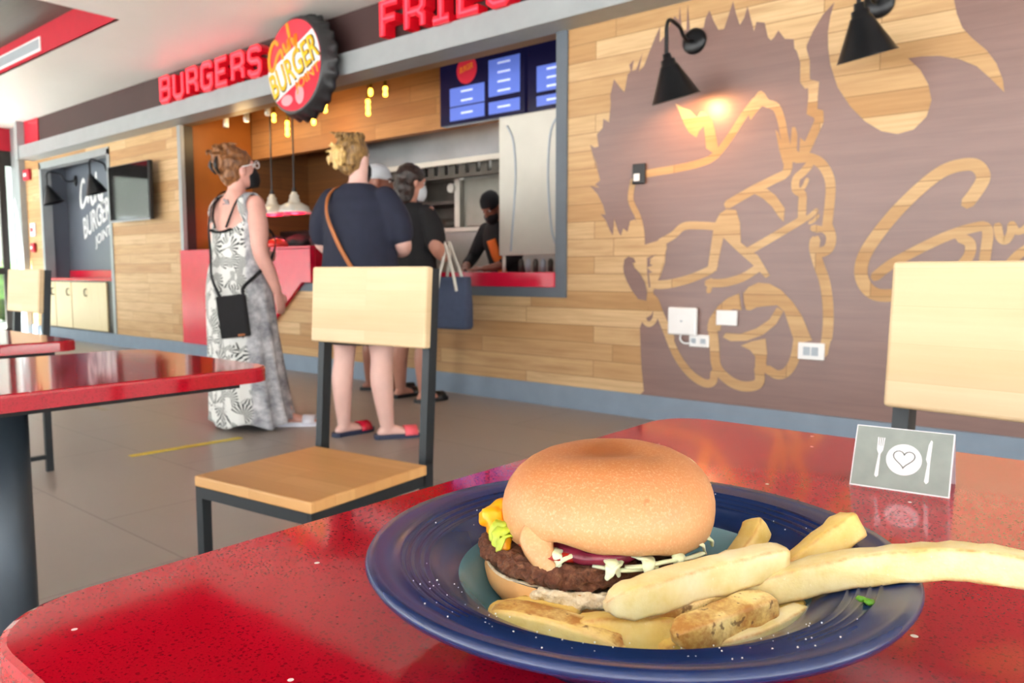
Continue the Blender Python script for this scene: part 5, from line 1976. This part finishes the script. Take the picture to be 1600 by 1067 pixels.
def head(b, c, tilt=0.0, turn=0.0):
    """head with brow, nose, chin and ears; c = base of skull; returns the matrix"""
    T = Matrix.Translation(c) @ Matrix.Rotation(turn, 4, 'Z') @ Matrix.Rotation(tilt, 4, 'X')
    g = B()
    loft(g, [(-0.075, 0, 0.045, 0.025, 0.03), (-0.068, 0, 0.045, 0.04, 0.045), (-0.04, 0, 0.03, 0.055, 0.068), (0.0, 0, 0.012, 0.066, 0.086), (0.045, 0, 0.0, 0.073, 0.095), (0.09, 0, -0.006, 0.075, 0.098), (0.125, 0, -0.01, 0.066, 0.088), (0.15, 0, -0.012, 0.045, 0.062), (0.162, 0, -0.012, 0.02, 0.03)], 24)
    limb(g, [(0, 0.088, 0.05), (0, 0.103, 0.022), (0, 0.108, 0.008)], [0.010, 0.012, 0.015], 10, 3)
    limb(g, [(-0.04, 0.083, 0.066), (0, 0.09, 0.068), (0.04, 0.083, 0.066)], [0.010, 0.011, 0.010], 10, 3)
    limb(g, [(-0.018, 0.086, -0.028), (0, 0.092, -0.026), (0.018, 0.086, -0.028)], [0.007, 0.009, 0.007], 8, 3)
    for sx in (-1, 1):
        blob(g, (sx * 0.076, -0.006, 0.03), (0.011, 0.02, 0.032), sub=2)
    bmesh.ops.transform(g, matrix=T, verts=g.verts[:])
    join(b, g)
    return T


def eyes(T, root):
    for sx in (-1, 1):
        b_ = B()
        blob(b_, T @ V(sx * 0.031, 0.078, 0.046), (0.013, 0.013, 0.011), sub=2)
        e = finish('eye', b_, 'eye_white', root, True)
        b_ = B()
        blob(b_, T @ V(sx * 0.031, 0.0885, 0.046), (0.0055, 0.004, 0.0055), sub=2)
        finish('iris', b_, 'black', e, True)


def torso(b, k=1.0, kb=1.0, hip=1.0):
    loft(b, [(0.76, 0, 0, 0.13 * hip, 0.10 * kb), (0.84, 0, -0.01, 0.18 * hip, 0.13 * kb), (0.92, 0, -0.01, 0.178 * hip, 0.13 * kb), (1.02, 0, 0, 0.152 * k, 0.115 * kb), (1.12, 0, 0.005, 0.148 * k, 0.113 * kb), (1.24, 0, 0.01, 0.165 * k, 0.12 * kb), (1.32, 0, 0.0, 0.172 * k, 0.105), (1.38, 0, -0.008, 0.15, 0.082), (1.425, 0, -0.012, 0.085, 0.062), (1.45, 0, -0.012, 0.056, 0.055)], 28)
    limb(b, [(0, -0.014, 1.40), (0, -0.006, 1.47), (0, 0.004, 1.54)], [0.056, 0.052, 0.052], 16, 3)


def leg(b, hipx, knee, ankle, fdir, k=1.0):
    """leg with foot; fdir = angle of the toes from straight ahead (positive to the left)"""
    kn, an = V(*knee), V(*ankle)
    limb(b, [V(hipx, 0, 0.86), V((hipx + kn.x) / 2, (kn.y) / 2 + 0.005, 0.68), kn, kn * 0.62 + an * 0.38 + V(0, -0.022, 0), an], [0.092 * k, 0.08 * k, 0.058 * k, 0.058 * k, 0.036 * k], 18, 5)
    c, s = math.cos(fdir), math.sin(fdir)
    fw = V(-s, c, 0)
    h = V(an.x, an.y, 0.036) - fw * 0.028
    limb(b, [h, h + fw * 0.06 + V(0, 0, 0.008), h + fw * 0.14 + V(0, 0, -0.008), h + fw * 0.20 + V(0, 0, -0.014)], [(0.032, 0.03), (0.034, 0.034), (0.042, 0.024), (0.036, 0.016)], 14, 4)
    limb(b, [an, V(an.x, an.y, 0.05)], [0.036 * k, 0.035], 14, 2)
    return h, fw


def slide(root, h, fw, sole_mat, band_mat, name='slide_sandal', strap=True):
    """sandal under a foot; its strap is a part of the sandal"""
    sd = V(fw.y, -fw.x, 0)
    b_ = B()
    pts = [(-0.045, 0.024), (-0.03, 0.036), (0.03, 0.038), (0.10, 0.044), (0.17, 0.05), (0.215, 0.042), (0.24, 0.02)]
    poly = [(y, x) for y, x in pts] + [(y, -x) for y, x in reversed(pts)]
    prism(b_, poly, lambda y, x: h + fw * y + sd * x + V(0, 0, 0.026 - h.z), (0, 0, -0.026))
    o = finish(name, b_, sole_mat, root)
    if strap:
        b_ = B()
        c = h + fw * 0.160
        arc = [c + sd * (0.052 * math.cos(a)) + V(0, 0, 0.018 - h.z + 0.048 * math.sin(a)) for a in [PI * k / 8 for k in range(9)]]
        band(b_, arc, 0.075, 0.006, nrm=lambda p: (p - (c + V(0, 0, 0.01 - h.z))), sm=2)
        finish('strap_band', b_, band_mat, o, True)
    return o


def person(label, loc, facing_deg, H, name='person'):
    rr_ = thing(name, label, 'person', (loc[0], loc[1], 0), R(facing_deg - 90))
    rr_.scale = (H / 1.70,) * 3
    return rr_


def body(b, mat, root, vox=0.0075):
    nb_ = fuse(b, vox, 3)
    return finish('body', nb_, mat, root, True)


def garment(name, b, mat, root, vox=0.009, it=5):
    return finish(name, fuse(b, vox, it), mat, root, True)


# woman in the long printed dress
rr = person('woman seen from behind in a long black and white palm print dress', (-4.235, 2.535), 98, 1.65)
b = B()
torso(b, 1.08, 1.12, 1.1)
T = head(b, V(0, 0.02, 1.545), R(14), R(-14))
limb(b, [(0.165, -0.005, 1.365), (0.205, -0.02, 1.22), (0.225, -0.03, 1.08), (0.235, 0.02, 0.97), (0.24, 0.075, 0.85)], [0.056, 0.057, 0.046, 0.042, 0.029], 16, 4)
hand(b, (0.24, 0.08, 0.84), (0.02, 0.25, -1), (0, 1, 0.2), (-1, 0, 0), 1.0, 0.35)
limb(b, [(-0.165, -0.005, 1.365), (-0.205, 0.0, 1.22), (-0.21, 0.03, 1.09), (-0.17, 0.14, 1.03), (-0.08, 0.22, 1.05)], [0.056, 0.055, 0.046, 0.042, 0.029], 16, 4)
hand(b, (-0.07, 0.225, 1.05), (1, 0.15, 0.1), (0, 0.2, 1), (0, -1, 0), 1.0, 0.5)
h1, f1 = leg(b, 0.095, (0.16, 0.06, 0.47), (0.235, 0.14, 0.075), R(-52), 1.05)
h2, f2 = leg(b, -0.095, (-0.09, 0.02, 0.47), (-0.08, 0.0, 0.075), R(-10), 1.05)
body(b, 'skin_fair', rr)
eyes(T, rr)
slide(rr, h1, f1, 'white_rubber', 'white_rubber')
slide(rr, h2, f2, 'white_rubber', 'white_rubber')
# dress
b = B()
n = 72
rgs = [(1.33, 0, 0, 0.172, 0.118), (1.27, 0, 0.005, 0.19, 0.140), (1.18, 0, 0.005, 0.188, 0.146), (1.06, 0, 0, 0.190, 0.150), (0.95, 0, -0.01, 0.205, 0.165), (0.82, 0.005, -0.01, 0.218, 0.182), (0.6, 0.015, 0, 0.225, 0.195), (0.35, 0.03, 0.01, 0.238, 0.21), (0.15, 0.045, 0.02, 0.25, 0.225), (0.035, 0.055, 0.025, 0.262, 0.235)]
rgs = smooth_pts(rgs, 4)
rings = []
for j, (z, cx, cy, rx, ry) in enumerate(rgs):
    ring = []
    for k in range(n):
        a = 2 * PI * k / n
        fold = 0.06 * max(0, (1.0 - z)) * math.sin(9 * a + 1.5 * z + 2 * math.sin(2 * a)) + 0.03 * max(0, 1 - z) * math.sin(17 * a + 1)
        bk = max(0.0, -math.sin(a))
        zz_ = z
        if z > 1.15:
            low = 1.335 - 0.125 * bk ** 1.5
            zz_ = 1.15 + (z - 1.15) / (1.33 - 1.15) * (low - 1.15)
        hem = 0.02 * math.sin(5 * a) if z < 0.1 else 0
        ring.append(b.verts.new((cx + rx * (1 + fold) * math.cos(a), cy + ry * (1 + fold) * math.sin(a), zz_ + hem)))
    rings.append(ring)
for p, q in zip(rings, rings[1:]):
    for k in range(n):
        b.faces.new((p[k], p[(k + 1) % n], q[(k + 1) % n], q[k]))
fs = b.faces[:]
bmesh.ops.recalc_face_normals(b, faces=fs)
bmesh.ops.solidify(b, geom=fs, thickness=0.004)
for sx in (-1, 1):
    band(b, [(sx * 0.165, -0.065, 1.27), (sx * 0.150, -0.088, 1.33), (sx * 0.135, -0.075, 1.39), (sx * 0.125, -0.01, 1.437), (sx * 0.125, 0.055, 1.41), (sx * 0.125, 0.105, 1.33)], 0.05, 0.005, nrm=lambda p: (p.x * 0.6, p.y, max(0.0, (p.z - 1.3)) * 4))
dr = finish('dress', b, 'dress', rr, True)
b = B()
for sx in (-1, 1):
    band(b, [(sx * 0.05, -0.132, 1.225), (sx * 0.085, -0.118, 1.31), (sx * 0.098, -0.085, 1.385), (sx * 0.10, -0.02, 1.432), (sx * 0.10, 0.05, 1.42)], 0.013, 0.006, nrm=lambda p: (p.x * 0.4, p.y, max(0.0, (p.z - 1.3)) * 4))
limb(b, [(-0.09, -0.128, 1.215), (-0.04, -0.143, 1.20), (0.04, -0.143, 1.20), (0.09, -0.128, 1.215)], [(0.006, 0.022)] * 4, 10, 4, up=(0, 1, 0))
finish('bra_top', b, 'black_cloth', rr, True)
b = B()
for k in range(10):
    blob(b, (0.0 + random.uniform(-0.03, 0.03), -0.088 + random.uniform(-0.006, 0.004), 1.365 + random.uniform(-0.035, 0.03)), (0.014, 0.004, 0.012), sub=2)
finish('tattoo', fuse(b, 0.004, 2), 'tattoo', rr, True)
# hair
g = B()
blob(g, (0, -0.016, 0.085), (0.085, 0.105, 0.092), sub=4, jit=0.15, fr=14)
blob(g, (0, -0.055, 0.03), (0.070, 0.065, 0.085), sub=3, jit=0.2, fr=14)
blob(g, (0, -0.10, 0.09), (0.05, 0.05, 0.075), sub=3, jit=0.3, fr=14)
for k in range(26):
    a = random.uniform(0, 2 * PI)
    u = random.uniform(0.2, 1)
    p = V(0.075 * math.cos(a) * u, -0.04 + 0.085 * math.sin(a) * u, 0.14 + 0.03 * (1 - u))
    limb(g, [p, p + V(random.uniform(-0.02, 0.02), random.uniform(-0.04, 0.0), random.uniform(0.015, 0.05)), p + V(random.uniform(-0.05, 0.05), random.uniform(-0.07, 0.01), random.uniform(0.0, 0.04))], [0.014, 0.010, 0.006], 7, 3)
g2 = fuse(g, 0.006, 4)
bmesh.ops.transform(g2, matrix=T, verts=g2.verts[:])
hr = finish('hair', g2, 'hair_auburn', rr, True)
g = B()
for sx in (-1, 1):
    limb(g, [(sx * 0.028, -0.125, 0.13), (sx * 0.036, -0.150, 0.09), (sx * 0.026, -0.135, 0.04)], [0.007, 0.011, 0.006], 8, 4)
bmesh.ops.transform(g, matrix=T, verts=g.verts[:])
finish('hair_clip', g, 'black', hr, True)
g = B()
loft(g, [(-0.085, 0, 0.05, 0.045, 0.052), (-0.05, 0, 0.045, 0.062, 0.075), (-0.01, 0, 0.04, 0.066, 0.082), (0.03, 0, 0.045, 0.045, 0.066)], 20)
for v in g.verts:
    v.co.y = max(v.co.y, 0.03)
bmesh.ops.transform(g, matrix=T, verts=g.verts[:])
finish('face_mask', g, 'black_cloth', rr, True)
g = B()
for sx in (-1, 1):
    tube(g, [V(sx * 0.035 + 0.028 * math.cos(2 * PI * k / 16), 0.112, 0.05 + 0.022 * math.sin(2 * PI * k / 16)) for k in range(17)], 0.003, 6, cap=False)
    tube(g, [(sx * 0.063, 0.112, 0.055), (sx * 0.082, 0.06, 0.056), (sx * 0.082, -0.01, 0.052)], 0.003, 6)
bmesh.ops.transform(g, matrix=T, verts=g.verts[:])
finish('glasses', g, 'white_plastic', rr, True)
# crossbody bag held by its strap: a thing of its own
bag = thing('crossbody_bag', 'small black crossbody bag hanging on the back of the palm print dress', 'bag', tuple(rr.location), rr.rotation_euler.z)
bag.scale = rr.scale
b = B()
box(b, (-0.085, -0.022, -0.125), (0.085, 0.022, 0.125), 0.012, 3)
Tb = Matrix.Translation((0.165, -0.190, 0.70)) @ Matrix.Rotation(R(34), 4, 'Z') @ Matrix.Rotation(R(-6), 4, 'Y')
bmesh.ops.transform(b, matrix=Tb, verts=b.verts[:])
finish('pouch', b, 'black_cloth', bag)
b = B()
box(b, (0.02, -0.026, -0.118), (0.06, -0.021, -0.106))
bmesh.ops.transform(b, matrix=Tb, verts=b.verts[:])
finish('leather_tab', b, 'leather_tan', bag)
b = B()
nf = lambda p: (p.x * 1.1, p.y * 1.6, max(0.0, (p.z - 1.35)) * 3)
band(b, [(0.095, -0.225, 0.81), (0.0, -0.205, 0.93), (-0.03, -0.185, 1.08), (-0.065, -0.165, 1.22), (-0.095, -0.118, 1.35), (-0.105, -0.03, 1.45), (-0.10, 0.06, 1.42), (-0.06, 0.14, 1.32)], 0.020, 0.005, nrm=nf)
band(b, [(0.22, -0.155, 0.81), (0.20, -0.14, 0.87), (0.222, -0.05, 0.95), (0.215, 0.06, 1.04), (0.14, 0.155, 1.18), (-0.06, 0.165, 1.30)], 0.020, 0.005, nrm=nf)
finish('strap', b, 'black_cloth', bag, True)

# woman in the navy T-shirt
rr = person('woman in a navy T-shirt with arms folded and blonde hair pinned up', (-3.42, 2.785), 112, 1.665)
b = B()
torso(b, 1.15, 1.25, 1.15)
T = head(b, V(-0.03, 0.01, 1.545), R(4), R(-6))
limb(b, [(0.18, -0.005, 1.36), (0.225, 0.0, 1.24), (0.255, 0.02, 1.12), (0.19, 0.14, 1.08), (0.06, 0.21, 1.10)], [0.06, 0.062, 0.05, 0.046, 0.03], 16, 4)
hand(b, (0.05, 0.215, 1.10), (-1, 0.1, 0.1), (0, 0.2, 1), (0, -1, 0), 1.0, 0.4)
limb(b, [(-0.18, -0.005, 1.36), (-0.225, 0.0, 1.24), (-0.25, 0.02, 1.12), (-0.18, 0.16, 1.06), (-0.04, 0.24, 1.06)], [0.06, 0.06, 0.05, 0.046, 0.03], 16, 4)
hand(b, (-0.03, 0.245, 1.06), (1, 0.1, 0.1), (0, 0.2, 1), (0, -1, 0), 1.0, 0.4)
h1, f1 = leg(b, 0.10, (0.105, 0.04, 0.47), (0.150, 0.01, 0.075), R(-52), 1.12)
h2, f2 = leg(b, -0.10, (-0.13, 0.03, 0.47), (-0.125, 0.0, 0.075), R(-22), 1.05)
body(b, 'skin_pale', rr)
eyes(T, rr)
slide(rr, h1, f1, 'navy_rubber', 'coral_rubber')
slide(rr, h2, f2, 'navy_rubber', 'red_solid')
b = B()
loft(b, [(0.80, 0, -0.005, 0.228, 0.185), (0.9, 0, -0.005, 0.235, 0.19), (1.02, 0, 0, 0.222, 0.178), (1.14, 0, 0.005, 0.212, 0.170), (1.26, 0, 0.01, 0.215, 0.165), (1.34, 0, 0.0, 0.205, 0.135), (1.40, 0, -0.01, 0.155, 0.10), (1.445, 0, -0.012, 0.08, 0.075)], 32)
for sx in (-1, 1):
    limb(b, [(sx * 0.165, -0.005, 1.355), (sx * 0.225, 0.0, 1.25), (sx * 0.245, 0.012, 1.17)], [0.076, 0.082, 0.078], 18, 4)
ts = garment('t_shirt', b, 'navy_cloth', rr)
b = B()
loft(b, [(0.545, 0.0, 0.005, 0.225, 0.165), (0.6, 0, 0.0, 0.225, 0.17), (0.72, 0, -0.005, 0.22, 0.172), (0.82, 0, -0.008, 0.215, 0.172), (0.9, 0, -0.005, 0.20, 0.165)], 32)
garment('skirt', b, 'black_cloth', rr)
g = B()
blob(g, (0, -0.02, 0.085), (0.086, 0.105, 0.09), sub=4, jit=0.15, fr=14)
blob(g, (0, -0.055, 0.03), (0.072, 0.062, 0.08), sub=3, jit=0.2, fr=14)
for k in range(12):
    p = V(random.uniform(-0.06, 0.06), random.uniform(-0.07, 0.03), 0.155)
    limb(g, [p, p + V(random.uniform(-0.02, 0.02), -0.03, 0.02), p + V(random.uniform(-0.03, 0.03), -0.05, random.uniform(-0.01, 0.03))], [0.014, 0.010, 0.006], 7, 3)
g = fuse(g, 0.006, 5)
bmesh.ops.transform(g, matrix=T, verts=g.verts[:])
hr = finish('hair', g, 'hair_blonde', rr, True)
g = B()
blob(g, (-0.02, -0.11, 0.055), (0.052, 0.05, 0.062), sub=3, jit=0.25, fr=18)
for k in range(18):
    a = random.uniform(0, 2 * PI)
    p = V(-0.02 + 0.036 * math.cos(a), -0.13, 0.055 + 0.045 * math.sin(a))
    limb(g, [p, p + V(0.02 * math.cos(a), -0.015, 0.02 * math.sin(a)), p + V(0.03 * math.cos(a + 0.5), -0.015, 0.035 * math.sin(a + 0.5))], [0.010, 0.007, 0.004], 7, 3)
g = fuse(g, 0.006, 5)
bmesh.ops.transform(g, matrix=T, verts=g.verts[:])
finish('hair_bun', g, 'hair_light', hr, True)
g = B()
loft(g, [(-0.085, 0, 0.05, 0.045, 0.052), (-0.05, 0, 0.045, 0.062, 0.075), (-0.01, 0, 0.04, 0.066, 0.082), (0.03, 0, 0.045, 0.045, 0.066)], 20)
for v in g.verts:
    v.co.y = max(v.co.y, 0.03)
bmesh.ops.transform(g, matrix=T, verts=g.verts[:])
finish('face_mask', g, 'black_cloth', rr, True)
st = thing('shoulder_bag', 'tan leather bag whose thin strap crosses the back of the navy T-shirt', 'bag', tuple(rr.location), rr.rotation_euler.z)
st.scale = rr.scale
b = B()
band(b, [(-0.02, 0.14, 1.34), (-0.085, 0.09, 1.415), (-0.125, 0.0, 1.435), (-0.135, -0.10, 1.375), (-0.11, -0.166, 1.27), (-0.05, -0.182, 1.14), (0.02, -0.188, 1.02), (0.10, -0.182, 0.91), (0.19, -0.125, 0.80), (0.245, 0.0, 0.74)], 0.024, 0.005, nrm=lambda p: (p.x * 0.7, p.y, max(0.0, (p.z - 1.3)) * 3))
finish('strap', b, 'leather_tan', st, True)
b = B()
box(b, (0.235, -0.10, 0.56), (0.30, 0.12, 0.76), 0.02, 3)
finish('pouch', b, 'leather_tan', st)

# woman in black with the tote
rr = person('dark-haired woman in a black short-sleeved top at the counter with a tote on her arm', (-4.13, 3.82), 95, 1.68)
b = B()
torso(b, 1.12, 1.2, 1.1)
T = head(b, V(0, 0.02, 1.545), R(-4), R(-18))
limb(b, [(0.175, -0.005, 1.355), (0.23, -0.015, 1.23), (0.27, -0.02, 1.11), (0.25, 0.08, 1.06), (0.16, 0.20, 1.08)], [0.06, 0.062, 0.054, 0.048, 0.032], 16, 4)
hand(b, (0.15, 0.21, 1.08), (-0.8, 0.5, 0.1), (0, 0.2, 1), (-0.4, -1, 0), 1.0, 0.4)
limb(b, [(-0.175, -0.005, 1.355), (-0.22, 0.0, 1.23), (-0.24, 0.02, 1.10), (-0.2, 0.14, 1.05), (-0.12, 0.24, 1.08)], [0.06, 0.06, 0.05, 0.045, 0.03], 16, 4)
hand(b, (-0.11, 0.25, 1.08), (0.5, 0.8, 0.1), (0, 0.2, 1), (1, -0.4, 0), 1.0, 0.4)
h1, f1 = leg(b, 0.095, (0.11, 0.03, 0.47), (0.115, 0.0, 0.075), R(-12), 1.08)
h2, f2 = leg(b, -0.095, (-0.12, 0.03, 0.47), (-0.17, 0.06, 0.075), R(-6), 1.08)
body(b, 'skin_tan', rr)
eyes(T, rr)
slide(rr, h1, f1, 'black', 'black')
slide(rr, h2, f2, 'black', 'black')
b = B()
loft(b, [(0.80, 0, -0.005, 0.212, 0.165), (0.9, 0, -0.005, 0.22, 0.17), (1.02, 0, 0, 0.205, 0.158), (1.14, 0, 0.005, 0.198, 0.152), (1.26, 0, 0.01, 0.20, 0.15), (1.34, 0, 0.0, 0.19, 0.128), (1.40, 0, -0.01, 0.15, 0.095), (1.44, 0, -0.012, 0.085, 0.075)], 32)
for sx in (-1, 1):
    limb(b, [(sx * 0.16, -0.005, 1.35), (sx * 0.22, -0.005, 1.25), (sx * 0.25, -0.012, 1.16)], [0.074, 0.078, 0.074], 18, 4)
garment('top', b, 'black_cloth', rr)
b = B()
loft(b, [(0.56, 0.0, 0.005, 0.20, 0.15), (0.7, 0, -0.005, 0.21, 0.165), (0.82, 0, -0.008, 0.205, 0.165), (0.9, 0, -0.005, 0.19, 0.155)], 32)
garment('skirt', b, 'charcoal_cloth', rr)
g = B()
blob(g, (0, -0.02, 0.085), (0.088, 0.108, 0.092), sub=4, jit=0.12, fr=14)
blob(g, (0, -0.06, 0.0), (0.085, 0.075, 0.11), sub=4, jit=0.2, fr=14)
blob(g, (0.01, -0.075, -0.07), (0.085, 0.06, 0.08), sub=3, jit=0.3, fr=14)
g = fuse(g, 0.007, 3)
bmesh.ops.transform(g, matrix=T, verts=g.verts[:])
finish('hair', g, 'hair_dark', rr, True)
g = B()
loft(g, [(-0.085, 0, 0.05, 0.045, 0.052), (-0.05, 0, 0.045, 0.062, 0.075), (-0.01, 0, 0.04, 0.066, 0.082), (0.03, 0, 0.045, 0.045, 0.066)], 20)
for v in g.verts:
    v.co.y = max(v.co.y, 0.03)
bmesh.ops.transform(g, matrix=T, verts=g.verts[:])
finish('face_mask', g, 'cap_white', rr, True)
tote = thing('tote_bag', 'slate blue tote bag with long cream straps hanging from the forearm', 'bag', tuple(rr.location), rr.rotation_euler.z)
b = B()
loft(b, [(0.54, 0.36, 0.02, 0.155, 0.055, 4), (0.56, 0.36, 0.02, 0.165, 0.065, 4), (0.7, 0.36, 0.02, 0.165, 0.06, 4), (0.90, 0.36, 0.02, 0.16, 0.035, 4)], 32)
finish('bag_body', b, 'tote_cloth', tote, True)
for sy in (-1, 1):
    b = B()
    band(b, [(0.27, 0.02 + sy * 0.045, 0.80), (0.29, 0.02 + sy * 0.042, 0.92), (0.315, 0.03 + sy * 0.03, 1.06), (0.30, 0.03 + sy * 0.025, 1.125), (0.315, 0.03 + sy * 0.03, 1.13), (0.345, 0.03 + sy * 0.03, 1.06), (0.41, 0.02 + sy * 0.042, 0.92), (0.44, 0.02 + sy * 0.045, 0.80)], 0.024, 0.004, nrm=(0, 1, 0.001))
    finish('strap', b, 'strap_white', tote, True)

# person in the white cap
rr = person('person in a white cap with dark strap, mostly hidden at the counter', (-4.65, 3.95), 88, 1.74)
b = B()
torso(b, 1.05, 1.05, 1.0)
T = head(b, V(0, 0.02, 1.545), R(-4), R(-35))
for sx in (-1, 1):
    limb(b, [(sx * 0.175, -0.005, 1.36), (sx * 0.21, 0.0, 1.23), (sx * 0.215, 0.02, 1.12), (sx * 0.19, 0.13, 1.08), (sx * 0.12, 0.21, 1.12)], [0.055, 0.054, 0.046, 0.042, 0.029], 16, 4)
    hand(b, (sx * 0.11, 0.215, 1.12), (-sx * 0.6, 0.5, 0.1), (0, 0.2, 1), (-sx, -0.3, 0), 1.0, 0.4)
h1, f1 = leg(b, 0.09, (0.10, 0.03, 0.47), (0.10, 0.05, 0.075), R(-30), 0.95)
h2, f2 = leg(b, -0.09, (-0.10, 0.03, 0.47), (-0.11, 0.0, 0.075), R(-55), 0.95)
body(b, 'skin_brown', rr)
eyes(T, rr)
slide(rr, h1, f1, 'black', 'black')
slide(rr, h2, f2, 'black', 'black')
b = B()
loft(b, [(0.82, 0, -0.005, 0.19, 0.14), (1.02, 0, 0, 0.178, 0.135), (1.14, 0, 0.005, 0.178, 0.135), (1.26, 0, 0.01, 0.185, 0.138), (1.34, 0, 0.0, 0.185, 0.12), (1.40, 0, -0.01, 0.15, 0.092), (1.44, 0, -0.012, 0.08, 0.072)], 32)
for sx in (-1, 1):
    limb(b, [(sx * 0.16, -0.005, 1.35), (sx * 0.212, 0.0, 1.24), (sx * 0.222, 0.015, 1.14)], [0.07, 0.072, 0.07], 18, 4)
garment('shirt', b, 'charcoal_cloth', rr)
b = B()
for sx in (-1, 1):
    limb(b, [(sx * 0.09, 0, 0.84), (sx * 0.10, 0.015, 0.66), (sx * 0.10, 0.03, 0.54)], [0.105, 0.098, 0.088], 18, 4)
loft(b, [(0.72, 0, 0, 0.17, 0.13), (0.82, 0, -0.005, 0.185, 0.14), (0.92, 0, -0.005, 0.18, 0.135)], 28)
garment('shorts', b, 'charcoal_cloth', rr)
g = B()
loft(g, [(0.055, 0, -0.005, 0.083, 0.106), (0.09, 0, -0.008, 0.084, 0.106), (0.13, 0, -0.012, 0.073, 0.095), (0.158, 0, -0.014, 0.05, 0.066), (0.172, 0, -0.014, 0.015, 0.02)], 28)
bmesh.ops.transform(g, matrix=T, verts=g.verts[:])
cp = finish('cap', g, 'cap_white', rr, True)
g = B()
limb(g, [(-0.05, 0.08, 0.06), (0, 0.15, 0.055), (0.05, 0.08, 0.06)], [(0.02, 0.005), (0.03, 0.005), (0.02, 0.005)], 10, 5)
bmesh.ops.transform(g, matrix=T, verts=g.verts[:])
finish('cap_peak', g, 'black_cloth', cp, True)

# cook behind the counter
rr = person('cook in black shirt and black cap bending over the red counter to write', (-4.48, 5.32), -92, 1.66)
b = B()
torso(b, 1.0, 1.0, 1.0)
lean = Matrix.Translation((0, 0, 0.95)) @ Matrix.Rotation(R(-17), 4, 'X') @ Matrix.Translation((0, 0, -0.95))
for v in b.verts:
    if v.co.z > 0.95:
        v.co = lean @ v.co
hc = lean @ V(0, 0.03, 1.54)
T = head(b, hc, R(-38), R(6))
for sx in (-1, 1):
    sh = lean @ V(sx * 0.165, 0, 1.36)
    limb(b, [sh, sh * 0.5 + V(sx * 0.26, 0.18, 1.10) * 0.5, V(sx * 0.26, 0.18, 1.10), V(sx * 0.20, 0.34, 1.01), V(sx * 0.12, 0.44, 0.985)], [0.054, 0.05, 0.043, 0.038, 0.028], 16, 4)
    hand(b, (sx * 0.115, 0.445, 0.985), (-sx * 0.5, 0.8, -0.1), (-sx, -0.2, 0.4), (0, 0, -1), 0.95, 0.3)
    leg(b, sx * 0.09, (sx * 0.10, 0.03, 0.47), (sx * 0.10, 0.0, 0.075), 0, 1.0)
body(b, 'skin_brown', rr)
eyes(T, rr)
b = B()
loft(b, [(0.78, 0, -0.005, 0.19, 0.14), (0.95, 0, 0, 0.18, 0.137), (1.08, 0, 0.0, 0.172, 0.132), (1.26, 0, 0.01, 0.184, 0.136), (1.34, 0, 0.0, 0.186, 0.12), (1.40, 0, -0.01, 0.15, 0.092), (1.44, 0, -0.012, 0.08, 0.072)], 32)
for v in b.verts:
    if v.co.z > 0.95:
        v.co = lean @ v.co
for sx in (-1, 1):
    sh = lean @ V(sx * 0.16, 0, 1.355)
    limb(b, [sh, sh * 0.5 + V(sx * 0.265, 0.18, 1.10) * 0.5, V(sx * 0.265, 0.18, 1.10), V(sx * 0.22, 0.30, 1.03)], [0.07, 0.068, 0.058, 0.05], 16, 4)
garment('shirt', b, 'black_cloth', rr)
b = B()
for sx in (-1, 1):
    limb(b, [(sx * 0.09, 0, 0.84), (sx * 0.10, 0.015, 0.5), (sx * 0.10, 0.0, 0.12)], [0.105, 0.088, 0.075], 18, 4)
garment('trousers', b, 'black_cloth', rr)
b = B()
pts = [tuple(lean @ V(-0.02, 0.15, 1.30)), tuple(lean @ V(-0.055, 0.16, 1.15)), (-0.07, 0.16, 1.0), (-0.08, 0.16, 0.85)]
band(b, pts, 0.10, 0.012, nrm=(0, 1, 0))
finish('apron_bib', b, 'orange_cloth', rr, True)
g = B()
loft(g, [(0.045, 0, -0.008, 0.082, 0.104), (0.085, 0, -0.01, 0.084, 0.106), (0.13, 0, -0.012, 0.074, 0.096), (0.162, 0, -0.014, 0.05, 0.066), (0.176, 0, -0.014, 0.015, 0.02)], 28)
bmesh.ops.transform(g, matrix=T, verts=g.verts[:])
finish('cap', g, 'black_cloth', rr, True)
g = B()
loft(g, [(-0.085, 0, 0.05, 0.045, 0.052), (-0.05, 0, 0.045, 0.062, 0.075), (-0.01, 0, 0.04, 0.066, 0.078), (0.005, 0, 0.045, 0.045, 0.066)], 20)
for v in g.verts:
    v.co.y = max(v.co.y, 0.03)
bmesh.ops.transform(g, matrix=T, verts=g.verts[:])
finish('face_mask', g, 'black_cloth', rr, True)
q = rr.location
b = B()
box(b, (-4.62, 4.76, 0.934), (-4.38, 4.93, 0.937))
tag(finish('paper_sheet', b, 'paper'), 'white paper sheet on the red counter under the hands of the cook', 'paper')
